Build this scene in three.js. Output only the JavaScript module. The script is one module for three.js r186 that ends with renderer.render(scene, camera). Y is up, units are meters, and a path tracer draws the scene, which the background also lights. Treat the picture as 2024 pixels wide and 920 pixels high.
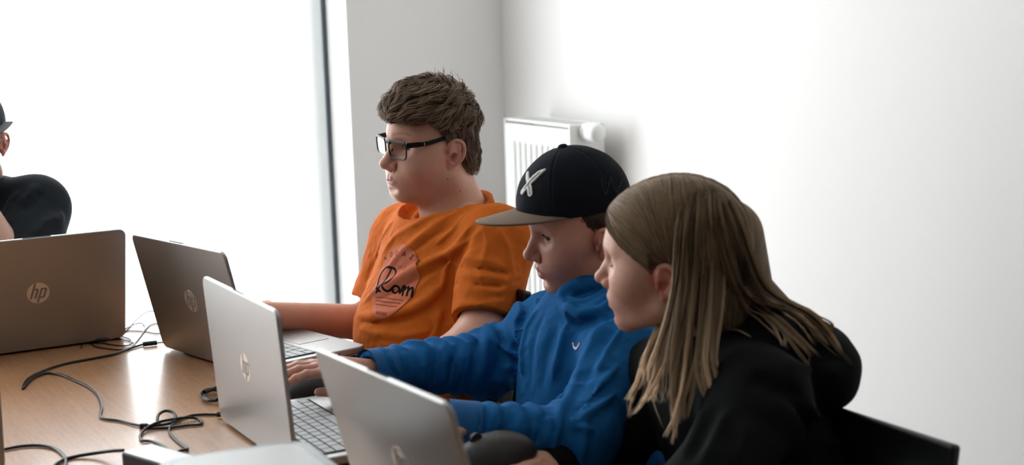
import * as THREE from 'three';
import { RoundedBoxGeometry } from 'three/addons/geometries/RoundedBoxGeometry.js';
import { mergeGeometries } from 'three/addons/utils/BufferGeometryUtils.js';
import { RectAreaLightUniformsLib } from 'three/addons/lights/RectAreaLightUniformsLib.js';
import { DecalGeometry } from 'three/addons/geometries/DecalGeometry.js';

// ---------------------------------------------------------------- camera, light, exposure
const scene = new THREE.Scene();
const FOCAL = 3033, FW = 2024, FH = 920;
const camera = new THREE.PerspectiveCamera(2 * Math.atan(FH / 2 / FOCAL) * 180 / Math.PI, FW / FH, 0.05, 60);
camera.position.set(0, 1.367, 0);
camera.rotation.set(-0.1532, 0, -0.0316, 'XYZ');
camera.focus = 2.66;
camera.userData.fStop = 3.9;
camera.updateMatrixWorld(true);
const renderer = new THREE.WebGLRenderer();
renderer.toneMapping = THREE.LinearToneMapping;
renderer.toneMappingExposure = 1.62;
renderer.shadowMap.enabled = true;
RectAreaLightUniformsLib.init();
scene.background = new THREE.Color(0.93, 0.97, 1.0);
scene.backgroundIntensity = 1.6;

// ---------------------------------------------------------------- where a pixel looks
const V = (x, y, z) => new THREE.Vector3(x, y, z);
const CAM = camera.position.clone(), CQ = camera.quaternion.clone();
const rayDir = (px, py) => V((px - FW / 2) / FOCAL, (FH / 2 - py) / FOCAL, -1).applyQuaternion(CQ);
const P = (px, py, d) => rayDir(px, py).multiplyScalar(d).add(CAM);        // d: depth along the lens axis
const TABLE_Y = 0.74;
const onLevel = (px, py, y = TABLE_Y) => { const r = rayDir(px, py); return r.multiplyScalar((y - CAM.y) / r.y).add(CAM); };
// the room is turned 29 degrees: its x axis (N) points to the radiator wall, its z axis (T) away from the window wall
const TURN = 29 * Math.PI / 180;
const N = V(Math.cos(TURN), 0, -Math.sin(TURN)), T = V(Math.sin(TURN), 0, Math.cos(TURN));
const room = (n, y, t) => V(0, y, 0).addScaledVector(N, n).addScaledVector(T, t);
const onPlane = (px, py, axis, value) => { const r = rayDir(px, py); return r.multiplyScalar((value - CAM.dot(axis)) / r.dot(axis)).add(CAM); };
const CORNER = P(999, 240, 4.5);
const NW = CORNER.dot(N), TW = CORNER.dot(T);                              // radiator wall and window wall

// ---------------------------------------------------------------- small tools
let seed = 7;
const rnd = () => { seed |= 0; seed = seed + 0x6D2B79F5 | 0; let t = Math.imul(seed ^ seed >>> 15, 1 | seed); t = t + Math.imul(t ^ t >>> 7, 61 | t) ^ t; return ((t ^ t >>> 14) >>> 0) / 4294967296; };
const rr = (a, b) => a + (b - a) * rnd();
const clamp = (x, a, b) => x < a ? a : x > b ? b : x;
const sstep = (a, b, x) => { const t = clamp((x - a) / (b - a), 0, 1); return t * t * (3 - 2 * t); };
const names = {};
const numbered = (n) => { const k = names[n] = (names[n] ?? -1) + 1; return k ? `${n}_${String(k).padStart(3, '0')}` : n; };
const std = (o) => new THREE.MeshPhysicalMaterial(o);
function mesh(name, geo, mat, parent) {
  const m = new THREE.Mesh(geo, mat); m.name = name; m.castShadow = m.receiveShadow = true; parent.add(m); return m;
}
function thing(name, label, category, pos = [0, 0, 0], turn = 0, group) {
  const o = new THREE.Group(); o.name = numbered(name); o.position.set(...pos); o.rotation.y = turn;
  o.userData = { label, category }; if (group) o.userData.group = group; scene.add(o); return o;
}
function solo(name, geo, mat, label, category, group) {
  const m = mesh(numbered(name), geo, mat, scene); m.userData = { label, category }; if (group) m.userData.group = group; return m;
}
function structure(name, geo, mat, label) { const m = mesh(name, geo, mat, scene); m.userData = { kind: 'structure', label, category: name.split('_')[0] }; return m; }
const box = (w, h, d, x = 0, y = 0, z = 0) => new THREE.BoxGeometry(w, h, d).translate(x, y, z);
const rbox = (w, h, d, r, x = 0, y = 0, z = 0, s = 2) => new RoundedBoxGeometry(w, h, d, s, r).translate(x, y, z);
const merge = (l) => mergeGeometries(l.map((g) => { const q = g.index ? g.toNonIndexed() : g; for (const k of Object.keys(q.attributes)) if (!['position', 'normal', 'uv'].includes(k)) q.deleteAttribute(k); return q; }));
const tube = (pts, r, seg = 60, sides = 8, tension = 0.5) => new THREE.TubeGeometry(new THREE.CatmullRomCurve3(pts, false, 'catmullrom', tension), seg, r, sides);
function hash3(x, y, z) { let h = Math.imul(x, 374761393) ^ Math.imul(y, 668265263) ^ Math.imul(z, 2147483647 ^ 40503); h = Math.imul(h ^ h >>> 13, 1274126177); return ((h ^ h >>> 16) >>> 0) / 4294967296; }
function noise(x, y, z) {                                                   // value noise, -1 .. 1
  const i = Math.floor(x), j = Math.floor(y), k = Math.floor(z); let u = x - i, v = y - j, w = z - k;
  u = u * u * (3 - 2 * u); v = v * v * (3 - 2 * v); w = w * w * (3 - 2 * w);
  const L = (a, b, t) => a + (b - a) * t;
  return 2 * L(L(L(hash3(i, j, k), hash3(i + 1, j, k), u), L(hash3(i, j + 1, k), hash3(i + 1, j + 1, k), u), v), L(L(hash3(i, j, k + 1), hash3(i + 1, j, k + 1), u), L(hash3(i, j + 1, k + 1), hash3(i + 1, j + 1, k + 1), u), v), w) - 1;
}
function texture(w, h, fn, srgb, rx = 1, ry = 1) {
  const d = new Uint8Array(w * h * 4);
  for (let y = 0; y < h; y++) for (let x = 0; x < w; x++) { const c = fn(x, y), o = (y * w + x) * 4; d[o] = clamp(c[0], 0, 255); d[o + 1] = clamp(c[1] ?? c[0], 0, 255); d[o + 2] = clamp(c[2] ?? c[0], 0, 255); d[o + 3] = 255; }
  const t = new THREE.DataTexture(d, w, h); t.magFilter = THREE.LinearFilter; t.minFilter = THREE.LinearFilter; t.wrapS = t.wrapT = THREE.RepeatWrapping; t.repeat.set(rx, ry);
  if (srgb) t.colorSpace = THREE.SRGBColorSpace; t.needsUpdate = true; return t;
}

// ---------------------------------------------------------------- materials of the room
const plasterBump = texture(256, 256, (x, y) => { const a = noise(x / 4, y / 4, 1) * 0.5 + noise(x / 11, y / 11, 5) * 0.5; return [128 + 70 * a]; });
const wallMat = std({ color: new THREE.Color(0.905, 0.885, 0.865), roughness: 0.9, bumpMap: plasterBump, bumpScale: 0.0006 });
const ceilMat = std({ color: new THREE.Color(0.9, 0.9, 0.89), roughness: 0.95 });
const floorMat = std({ color: new THREE.Color(0.42, 0.40, 0.38), roughness: 0.75, map: texture(256, 256, (x, y) => { const a = 205 + 26 * noise(x / 3, y / 3, 2) + 14 * noise(x / 23, y / 23, 9); return [a, a, a - 4]; }, true, 8, 8) });
const frameMat = std({ color: new THREE.Color(0.86, 0.87, 0.88), roughness: 0.35 });
const gasketMat = std({ color: new THREE.Color(0.07, 0.095, 0.115), roughness: 0.6 });
const glassMat = std({ color: 0xffffff, roughness: 0.02, transmission: 1, thickness: 0, ior: 1.45 });
const curtainMat = std({ color: new THREE.Color(0.93, 0.95, 0.95), roughness: 0.5, transmission: 0.8, thickness: 0, side: THREE.DoubleSide, specularIntensity: 0.1 });
const enamel = std({ color: new THREE.Color(0.86, 0.86, 0.84), roughness: 0.35 });

// a slab in the turned room: n0..n1 along N, y0..y1, t0..t1 along T
function slab(n0, n1, y0, y1, t0, t1) {
  const g = box(n1 - n0, y1 - y0, t1 - t0, (n0 + n1) / 2, (y0 + y1) / 2, (t0 + t1) / 2), uv = g.attributes.uv, p = g.attributes.position, nn = g.attributes.normal;
  for (let i = 0; i < uv.count; i++) { const ax = Math.abs(nn.getX(i)), ay = Math.abs(nn.getY(i)); uv.setXY(i, ax > 0.5 ? p.getZ(i) : p.getX(i), ay > 0.5 ? p.getZ(i) : p.getY(i)); }
  return g.rotateY(TURN);
}
const HT = 2.75, N0 = NW - 10.5, T1 = TW + 13.5, WALL = 0.28;
const winR = onPlane(692, 200, T, TW).dot(N), winL = winR - 3.3, winB = 0.08, winT = 2.68;
structure('floor', slab(N0 - WALL, NW + WALL, -0.15, 0, TW - WALL, T1 + WALL), floorMat, 'grey floor under the table');
structure('ceiling', slab(N0 - WALL, NW + WALL, HT, HT + 0.15, TW - WALL, T1 + WALL), ceilMat, 'white ceiling');
structure('wall_right', slab(NW, NW + WALL, 0, HT, TW - WALL, T1 + WALL), wallMat, 'plain white plaster wall with the radiator');
structure('wall_left', slab(N0 - WALL, N0, 0, HT, TW - WALL, T1 + WALL), wallMat, 'white wall opposite the radiator wall');
structure('wall_front', slab(N0, NW, 0, HT, T1, T1 + WALL), wallMat, 'white wall facing the window');
structure('wall_back', merge([slab(winR, NW, 0, HT, TW - WALL, TW), slab(N0, winL, 0, HT, TW - WALL, TW), slab(winL, winR, winT, HT, TW - WALL, TW), slab(winL, winR, 0, winB, TW - WALL, TW)]), wallMat, 'white window wall beside the corner');
structure('baseboard_right', slab(NW - 0.015, NW, 0, 0.07, TW, T1), frameMat, 'white baseboard along the radiator wall');
{ // window: white jambs, a mullion, panes; dark gasket between jamb and sash
  const w = new THREE.Group(); w.name = 'window_1'; w.userData = { kind: 'structure', label: 'bright floor-length window with white frame and dark seal', category: 'window' }; scene.add(w);
  // the frame sits back in the reveal as far as the seal's line in view demands
  let deep = 0.05; while (deep < 0.2 && onPlane(647, 130, T, TW - deep).dot(N) < winR - 0.006) deep += 0.002;
  const z1 = TW - deep, z0 = z1 - 0.06, gapR = winR - 0.004, gapL = gapR - 0.011;
  mesh('gasket', slab(gapL, gapR, winB, winT, z0, z1 - 0.002), gasketMat, w);
  mesh('clip', slab(gapL - 0.004, gapR + 0.002, 1.43, 1.438, z1 - 0.02, z1 + 0.006), frameMat, w);
  mesh('sash_stile', slab(gapL - 0.085, gapL, winB, winT, z0, z1 - 0.006), frameMat, w);
  mesh('sash_stile', slab(winL, winL + 0.09, winB, winT, z0, z1), frameMat, w);
  mesh('mullion', slab((winL + winR) / 2 - 0.05, (winL + winR) / 2 + 0.05, winB, winT, z0, z1), frameMat, w);
  mesh('sash_rail', slab(winL, gapL, winB, winB + 0.09, z0, z1 - 0.01), frameMat, w);
  mesh('sash_rail', slab(winL, gapL, winT - 0.09, winT, z0, z1 - 0.01), frameMat, w);
  mesh('pane', slab(winL + 0.09, (winL + winR) / 2 - 0.05, winB + 0.09, winT - 0.09, z0 + 0.03, z0 + 0.034), glassMat, w);
  mesh('pane', slab((winL + winR) / 2 + 0.05, gapL - 0.075, winB + 0.09, winT - 0.09, z0 + 0.03, z0 + 0.034), glassMat, w);
  // sheer curtain in front of the panes, falling in shallow folds
  const a = onPlane(637, 200, T, TW - deep + 0.03).dot(N), c0 = winL + 0.01, nx = 420, ny = 6, pos = [], idx = [], uv = [];
  const folds = [0.0, 0.10, 0.192, 0.33, 0.41, 0.55, 0.68, 0.77];
  for (let j = 0; j <= ny; j++) for (let i = 0; i <= nx; i++) {
    const u = i / nx, x = a + (c0 - a) * u, y = winB + 0.004 + (winT - 0.02 - winB) * j / ny, s = (a - x);
    let z = 0.008 * Math.sin(s * 9 + 1) + 0.004 * noise(s * 6, j * 0.4, 3);
    for (const f of folds) z += 0.016 * Math.exp(-(((s - f * 1.0) / 0.012) ** 2));
    const q = room(x, y, TW - deep + 0.035 + z); pos.push(q.x, q.y, q.z); uv.push(u, j / ny);
    if (i < nx && j < ny) { const k = j * (nx + 1) + i; idx.push(k, k + 1, k + nx + 1, k + 1, k + nx + 2, k + nx + 1); }
  }
  const g = new THREE.BufferGeometry(); g.setAttribute('position', new THREE.Float32BufferAttribute(pos, 3)); g.setAttribute('uv', new THREE.Float32BufferAttribute(uv, 2)); g.setIndex(idx); g.computeVertexNormals();
  solo('curtain', g, curtainMat, 'sheer white curtain hanging before the bright window', 'curtain');
  solo('curtain_rail', slab(c0, a + 0.05, winT - 0.014, winT - 0.002, TW - deep + 0.02, TW - deep + 0.055), frameMat, 'white curtain rail above the window', 'rail');
  // daylight: the bright overcast sky standing in the window opening
  const sky = new THREE.RectAreaLight(new THREE.Color(0.96, 0.98, 1.0), 3.7, winR - winL - 0.05, winT - winB - 0.05);
  sky.name = 'daylight'; sky.position.copy(room((winL + winR) / 2, (winB + winT) / 2, TW - WALL - 0.02)); sky.lookAt(room((winL + winR) / 2, (winB + winT) / 2, TW + 3)); scene.add(sky);
}
{ // radiator on the right wall
  const r = thing('radiator', 'white ribbed panel radiator on the wall by the corner', 'radiator', room(NW, 0, TW).toArray(), TURN);
  // local: x towards the room is -x, z along the wall away from the window
  const front = onPlane(1001, 240, N, NW - 0.14), zA = onPlane(1001, 240, N, NW - 0.135).dot(T) - TW, zB = onPlane(1127, 245, N, NW - 0.135).dot(T) - TW;
  const top = onPlane(1060, 240, N, NW - 0.135).y, bot = 0.16, zm = (zA + zB) / 2, L = zB - zA;
  mesh('front_panel', rbox(0.012, top - bot - 0.012, L, 0.005, -0.135, (top + bot) / 2 - 0.006, zm), enamel, r);
  mesh('rear_panel', rbox(0.012, top - bot - 0.02, L, 0.005, -0.045, (top + bot) / 2 - 0.01, zm), enamel, r);
  const nr = Math.round((L - 0.05) / 0.0333);
  const ribG = new THREE.CapsuleGeometry(0.0105, top - bot - 0.12, 4, 10).scale(0.75, 1, 1);
  for (let i = 0; i < nr; i++) mesh('rib', ribG, enamel, r).position.set(-0.1405, (top + bot) / 2 - 0.006, zA + 0.035 + (i + 0.5) * (L - 0.07) / nr);
  mesh('side_cover', rbox(0.105, top - bot, 0.008, 0.003, -0.088, (top + bot) / 2, zB + 0.002), enamel, r);
  mesh('side_cover', rbox(0.105, top - bot, 0.008, 0.003, -0.088, (top + bot) / 2, zA - 0.002), enamel, r);
  const slats = []; for (let i = 0; i < 14; i++) slats.push(box(0.09, 0.006, 0.008, -0.088, top - 0.004, zA + 0.02 + i * (L - 0.04) / 13));
  mesh('top_grille', merge([...slats, box(0.008, 0.006, L, -0.045, top - 0.003, zm), box(0.008, 0.006, L, -0.132, top - 0.003, zm)]), enamel, r);
  for (const y of [0.25, 0.8]) mesh('bracket', box(0.03, 0.03, 0.03, -0.025, y, zm), enamel, r);
  // thermostat head lying along the wall
  const vp = onPlane(1168, 262, N, NW - 0.09), vz = vp.dot(T) - TW, vy = vp.y;
  const v = mesh('thermostat_head', new THREE.LatheGeometry([[0, -0.042], [0.0185, -0.042], [0.0215, -0.034], [0.0235, -0.02], [0.0245, 0.0], [0.0245, 0.024], [0.022, 0.036], [0.014, 0.042], [0, 0.043]].map((p) => new THREE.Vector2(...p)), 32).rotateX(Math.PI / 2).translate(-0.09, vy, vz), enamel, r);
  const marks = []; for (let i = -2; i <= 2; i++) marks.push(box(0.0016, 0.0022, 0.009, -0.1138 + 0.0004 * i * i, vy + i * 0.0042, vz - 0.002), ...(Math.abs(i) < 2 ? [box(0.0016, 0.002, 0.004, -0.1138 + 0.0004 * i * i, vy + i * 0.0046, vz + 0.014)] : []));
  mesh('dial_marks', merge(marks).translate(0.0, 0, 0), std({ color: 0x7d7c80, roughness: 0.6 }), v);
  mesh('valve_body', new THREE.CylinderGeometry(0.011, 0.011, 0.03, 16).rotateX(Math.PI / 2).translate(-0.09, vy, vz - 0.053), std({ color: 0x9a938a, metalness: 0.8, roughness: 0.35 }), r);
  mesh('pipe', new THREE.CylinderGeometry(0.008, 0.008, vy, 12).translate(-0.09, vy / 2, vz - 0.056), enamel, r);
}

// ---------------------------------------------------------------- table
const woodTex = texture(1024, 512, (x, y) => {
  const g = noise(x / 90, y / 3.2, 1) * 0.6 + noise(x / 40, y / 1.4, 4) * 0.4, f = noise(x / 14, y / 1.1, 8), b = noise(x / 260, y / 60, 6), fleck = Math.max(0, noise(x / 9, y / 1.6, 12) - 0.45);
  return [172 + 9 * g + 4 * f + 7 * b - 26 * fleck, 124 + 10 * g + 5 * f + 7 * b - 30 * fleck, 84 + 10 * g + 5 * f + 6 * b - 30 * fleck];
}, true);
const woodMat = std({ map: woodTex, roughness: 0.42, clearcoat: 0.6, clearcoatRoughness: 0.22 });
const edgeMat = std({ color: new THREE.Color(0.42, 0.27, 0.16), roughness: 0.5 });
const blackMetal = std({ color: 0x17181a, roughness: 0.42, metalness: 0.6 });
const hinge3 = V(-0.3765, 0, -2.1243);
const tableN1 = hinge3.dot(N) + 0.315, tableN0 = tableN1 - 1.3, tableT0 = -2.99, tableT1 = -0.9;
{
  const cx = (tableN0 + tableN1) / 2, cz = (tableT0 + tableT1) / 2, w = tableN1 - tableN0, l = tableT1 - tableT0, t = thing('conference_table', 'light beech table top with laptops and cables on it', 'table', room(cx, 0, cz).toArray(), TURN);
  const g = rbox(w, 0.025, l, 0.004, 0, TABLE_Y - 0.0125, 0), uv = g.attributes.uv, p = g.attributes.position;
  for (let i = 0; i < uv.count; i++) uv.setXY(i, p.getZ(i) / 1.1, p.getX(i) / 0.55);
  mesh('table_top', g, woodMat, t);
  mesh('edge_band', merge([box(0.003, 0.021, l, w / 2 - 0.0008, TABLE_Y - 0.0125, 0), box(0.003, 0.021, l, -w / 2 + 0.0008, TABLE_Y - 0.0125, 0)]), edgeMat, t);
  for (const sx of [-1, 1]) for (const sz of [-1, 1]) mesh('leg', new THREE.CylinderGeometry(0.025, 0.025, TABLE_Y - 0.025, 20).translate(sx * (w / 2 - 0.12), (TABLE_Y - 0.025) / 2, sz * (l / 2 - 0.12)), blackMetal, t);
  for (const s of [-1, 1]) mesh('apron', box(w - 0.3, 0.05, 0.02, 0, TABLE_Y - 0.05, s * (l / 2 - 0.12)), blackMetal, t);
}

// ---------------------------------------------------------------- laptops
const LW = 0.324, LH = 0.219, LD = 0.225;
const brushed = texture(256, 256, (x, y) => [128 + 40 * noise(x / 1.2, y / 1.2, 3) + 20 * noise(x / 5, y / 5, 7)]);
const silver = std({ color: new THREE.Color(0.38, 0.37, 0.36), metalness: 0.9, roughness: 0.36, bumpMap: brushed, bumpScale: 0.00003 });
const deckMat = silver;
const keyMat = std({ color: new THREE.Color(0.37, 0.37, 0.37), metalness: 0.1, roughness: 0.5 });
const wellMat = std({ color: 0x0c0c0d, roughness: 0.8 });
const bezelMat = std({ color: 0x101112, roughness: 0.5 });
const screenMat = std({ color: 0x050608, roughness: 0.18, emissive: new THREE.Color(0.55, 0.62, 0.7), emissiveIntensity: 0.25 });
const chrome = std({ color: new THREE.Color(0.80, 0.75, 0.68), metalness: 0.8, roughness: 0.3 });
const darkPlastic = std({ color: 0x1a1a1c, roughness: 0.6 });
const letterMat = std({ color: new THREE.Color(0.26, 0.25, 0.24), metalness: 0.6, roughness: 0.5 });

function roundRect(w, h, r) {
  const s = new THREE.Shape(), x = -w / 2, y = -h / 2;
  s.moveTo(x + r, y); s.lineTo(x + w - r, y); s.absarc(x + w - r, y + r, r, -Math.PI / 2, 0); s.lineTo(x + w, y + h - r); s.absarc(x + w - r, y + h - r, r, 0, Math.PI / 2);
  s.lineTo(x + r, y + h); s.absarc(x + r, y + h - r, r, Math.PI / 2, Math.PI); s.lineTo(x, y + r); s.absarc(x + r, y + r, r, Math.PI, Math.PI * 1.5); return s;
}
const plate = (w, h, d, r, bev) => new THREE.ExtrudeGeometry(roundRect(w - 2 * bev, h - 2 * bev, r), { depth: d - 2 * bev, bevelEnabled: true, bevelSize: bev, bevelThickness: bev, bevelSegments: 3, curveSegments: 8 }).translate(0, 0, bev);
const poly = (pts, d) => { const s = new THREE.Shape(); pts.forEach(([x, y], i) => i ? s.lineTo(x, y) : s.moveTo(x, y)); return new THREE.ExtrudeGeometry(s, { depth: d, bevelEnabled: false }); };
const lapGeo = {
  lid: plate(LW, LH + 0.005, 0.0065, 0.012, 0.002).translate(0, -0.0025, 0), bezel: plate(LW - 0.006, LH - 0.008, 0.0012, 0.009, 0.0004), screen: new THREE.PlaneGeometry(LW - 0.02, LH - 0.032),
  base: plate(LW, LD, 0.0130, 0.012, 0.0028).rotateX(-Math.PI / 2), well: box(LW - 0.034, 0.0006, 0.1), pad: rbox(0.106, 0.0012, 0.062, 0.0005), hinge: new THREE.CylinderGeometry(0.005, 0.005, LW - 0.05, 14).rotateZ(Math.PI / 2),
  foot: rbox(LW - 0.06, 0.003, 0.012, 0.001), logo: new THREE.CylinderGeometry(0.0205, 0.0205, 0.0006, 40).rotateX(Math.PI / 2),
};
const slant = (x, y) => [x + y * 0.28, y];
const letterH = merge([poly([[-0.0125, -0.0105], [-0.0085, -0.0105], [-0.0085, 0.019], [-0.0125, 0.019]].map((p) => slant(...p)), 0.0004), poly([[-0.0045, -0.0105], [-0.0006, -0.0105], [-0.0006, 0.0065], [-0.0026, 0.0092], [-0.0085, 0.0092], [-0.0085, 0.006], [-0.0058, 0.006], [-0.0045, 0.0048]].map((p) => slant(...p)), 0.0004)]);
const letterP = merge([poly([[0.0022, -0.019], [0.006, -0.019], [0.006, 0.0092], [0.0022, 0.0092]].map((p) => slant(...p)), 0.0004), poly([[0.006, 0.0092], [0.0122, 0.0092], [0.0145, 0.0068], [0.0145, -0.0082], [0.0125, -0.0105], [0.006, -0.0105], [0.006, -0.0072], [0.0106, -0.0072], [0.0106, 0.006], [0.006, 0.006]].map((p) => slant(...p)), 0.0004)]);
const keyRows = [[14, 0.6], [14, 1], [14, 1], [13, 1], [12, 1], [9, 1]], keyGeos = {};
function keyGeo(w, d) { const k = `${w.toFixed(4)}_${d.toFixed(4)}`; return keyGeos[k] ??= rbox(w, 0.0022, d, 0.0007, 0, 0, 0, 1); }
// local frame: origin under the hinge centre on the table, +z is where the lid's back looks, -z the user; +x is right seen from behind
function makeLaptop(label, lp, opts = {}) {
  const [x, z, yaw, lean] = lp;
  const o = thing('laptop', label, 'laptop', [x, TABLE_Y, z], yaw, 'laptops on the table');
  const base = mesh('base', lapGeo.base.clone().translate(0, 0.0040, -LD / 2 - 0.007), deckMat, o);
  const top = 0.0172;
  mesh('key_well', lapGeo.well.clone().translate(0, top, -0.088), wellMat, base);
  const W = LW - 0.036; let zr = -0.041;
  keyRows.forEach(([n, h], r) => {
    const d = 0.0164 * h; let xs = W / 2; const wide = r === 1 ? { 13: 1.7 } : r === 2 ? { 0: 1.4, 13: 1.3 } : r === 3 ? { 0: 1.7, 12: 1.9 } : r === 4 ? { 0: 2.1, 11: 2.6 } : r === 5 ? { 3: 5 } : {};
    let sum = 0; for (let i = 0; i < n; i++) sum += wide[i] ?? 1;
    for (let i = 0; i < n; i++) { const w = W * (wide[i] ?? 1) / sum; mesh('key', keyGeo(w - 0.0022, d - 0.0020), keyMat, base).position.set(xs - w / 2, top + 0.0012, zr - d / 2); xs -= w; }
    zr -= d;
  });
  mesh('touchpad', lapGeo.pad.clone().translate(0.012, top - 0.0002, -0.183), silver, base);
  mesh('touchpad_edge', lapGeo.pad.clone().scale(1.012, 0.5, 1.02).translate(0.012, top - 0.0001, -0.183), darkPlastic, base);
  mesh('foot', merge([lapGeo.foot.clone().translate(0, 0.0015, -0.03), lapGeo.foot.clone().translate(0, 0.0015, -LD + 0.03)]), darkPlastic, base);
  for (const sx of [-1]) for (const [pz, pw] of [[-0.03, 0.006], [-0.055, 0.013], [-0.075, 0.009], [-0.1, 0.013]]) mesh('port', box(0.001, 0.0045, pw, sx * (LW / 2 - 0.0001), 0.0100, pz), wellMat, base);
  mesh('audio_jack', new THREE.CylinderGeometry(0.0022, 0.0022, 0.001, 12).rotateZ(Math.PI / 2).translate(LW / 2, 0.010, -0.17), wellMat, base);
  mesh('hinge', lapGeo.hinge.clone().translate(0, 0.0135, -0.005), darkPlastic, o);
  const lid = mesh('lid', lapGeo.lid.clone().translate(0, LH / 2, -0.0065), silver, o); lid.position.set(0, 0.009, 0.0); lid.rotation.x = lean;
  mesh('bezel', lapGeo.bezel.clone().translate(0, LH / 2, -0.0072), bezelMat, lid);
  mesh('screen', lapGeo.screen.clone().rotateY(Math.PI).translate(0, LH / 2 + 0.004, -0.0075), screenMat, lid);
  mesh('logo', lapGeo.logo.clone().translate(0, LH / 2, 0.0001), chrome, lid);
  mesh('logo_letter', letterH.clone().translate(0, LH / 2, 0.0003), letterMat, lid);
  mesh('logo_letter', letterP.clone().translate(0, LH / 2, 0.0003), letterMat, lid);
  mesh('lid_slot', box(0.05, 0.0008, 0.003, 0.0, LH - 0.0001, -0.0035), wellMat, lid);
  return o;
}
makeLaptop('silver laptop used by the person in the black T-shirt', [-0.8857, -2.7936, 0.5049, 0.2571]);
makeLaptop('silver laptop used by the boy in the orange T-shirt', [-0.5466, -2.6558, -0.8588, 0.2284]);
makeLaptop('silver laptop used by the boy in the blue hoodie, black plug in its side', [-0.3765, -2.1243, -1.0799, 0.069]);
// one more laptop whose lid edge just enters the picture
makeLaptop('silver laptop with upright lid beside the curved black power cable', (() => { const c = onLevel(13, 936), yaw = 0.9; return [c.x - Math.cos(yaw) * LW / 2, c.z + Math.sin(yaw) * LW / 2, yaw, 0.03]; })());
makeLaptop('silver laptop standing on the table in front of the girl', [-0.1074, -1.6697, -1.0204, 0.2602]);

// ---------------------------------------------------------------- distance fields and their meshes
const smin = (a, b, k) => { const h = Math.max(k - Math.abs(a - b), 0) / k; return Math.min(a, b) - h * h * k * 0.25; };
const smax = (a, b, k) => -smin(-a, -b, k);
const A3 = (v) => v.isVector3 ? [v.x, v.y, v.z] : v;
function ball(c, r) { const [a, b, d] = A3(c); return (x, y, z) => Math.hypot(x - a, y - b, z - d) - r; }
function ellipsoid(c, r, q) {                                               // q: optional quaternion of its axes
  const [a, b, d] = A3(c), [rx, ry, rz] = r; let m = null;
  if (q) m = new THREE.Matrix4().makeRotationFromQuaternion(q).elements;
  return (x, y, z) => {
    let u = x - a, v = y - b, w = z - d;
    if (m) { const X = m[0] * u + m[1] * v + m[2] * w, Y = m[4] * u + m[5] * v + m[6] * w, Z = m[8] * u + m[9] * v + m[10] * w; u = X; v = Y; w = Z; }
    const k0 = Math.hypot(u / rx, v / ry, w / rz), k1 = Math.hypot(u / rx / rx, v / ry / ry, w / rz / rz);
    return k1 < 1e-9 ? -Math.min(rx, ry, rz) : k0 * (k0 - 1) / k1;
  };
}
function cone(pa, pb, r1, r2) {                                             // tapered capsule
  const a = A3(pa), b = A3(pb), bx = b[0] - a[0], by = b[1] - a[1], bz = b[2] - a[2], l2 = bx * bx + by * by + bz * bz || 1e-9, rd = r1 - r2, a2 = l2 - rd * rd, il2 = 1 / l2;
  return (x, y, z) => {
    const px = x - a[0], py = y - a[1], pz = z - a[2], Y = px * bx + py * by + pz * bz, Z = Y - l2;
    const qx = px * l2 - bx * Y, qy = py * l2 - by * Y, qz = pz * l2 - bz * Y, x2 = qx * qx + qy * qy + qz * qz, y2 = Y * Y * l2, z2 = Z * Z * l2;
    const k = Math.sign(rd) * rd * rd * x2;
    if (Math.sign(Z) * a2 * z2 > k) return Math.sqrt(x2 + z2) * il2 - r2;
    if (Math.sign(Y) * a2 * y2 < k) return Math.sqrt(x2 + y2) * il2 - r1;
    return (Math.sqrt(x2 * a2 * il2) + Y * rd) * il2 - r1;
  };
}
function chain(pts, radii, k = 0) {
  const seg = []; for (let i = 0; i + 1 < pts.length; i++) seg.push(cone(pts[i], pts[i + 1], radii[Math.min(i, radii.length - 1)], radii[Math.min(i + 1, radii.length - 1)]));
  return (x, y, z) => { let d = 1e9; for (const s of seg) d = k ? smin(d, s(x, y, z), k) : Math.min(d, s(x, y, z)); return d; };
}
function union(list, k) { return (x, y, z) => { let d = list[0](x, y, z); for (let i = 1; i < list.length; i++) d = smin(d, list[i](x, y, z), k); return d; }; }
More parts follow.
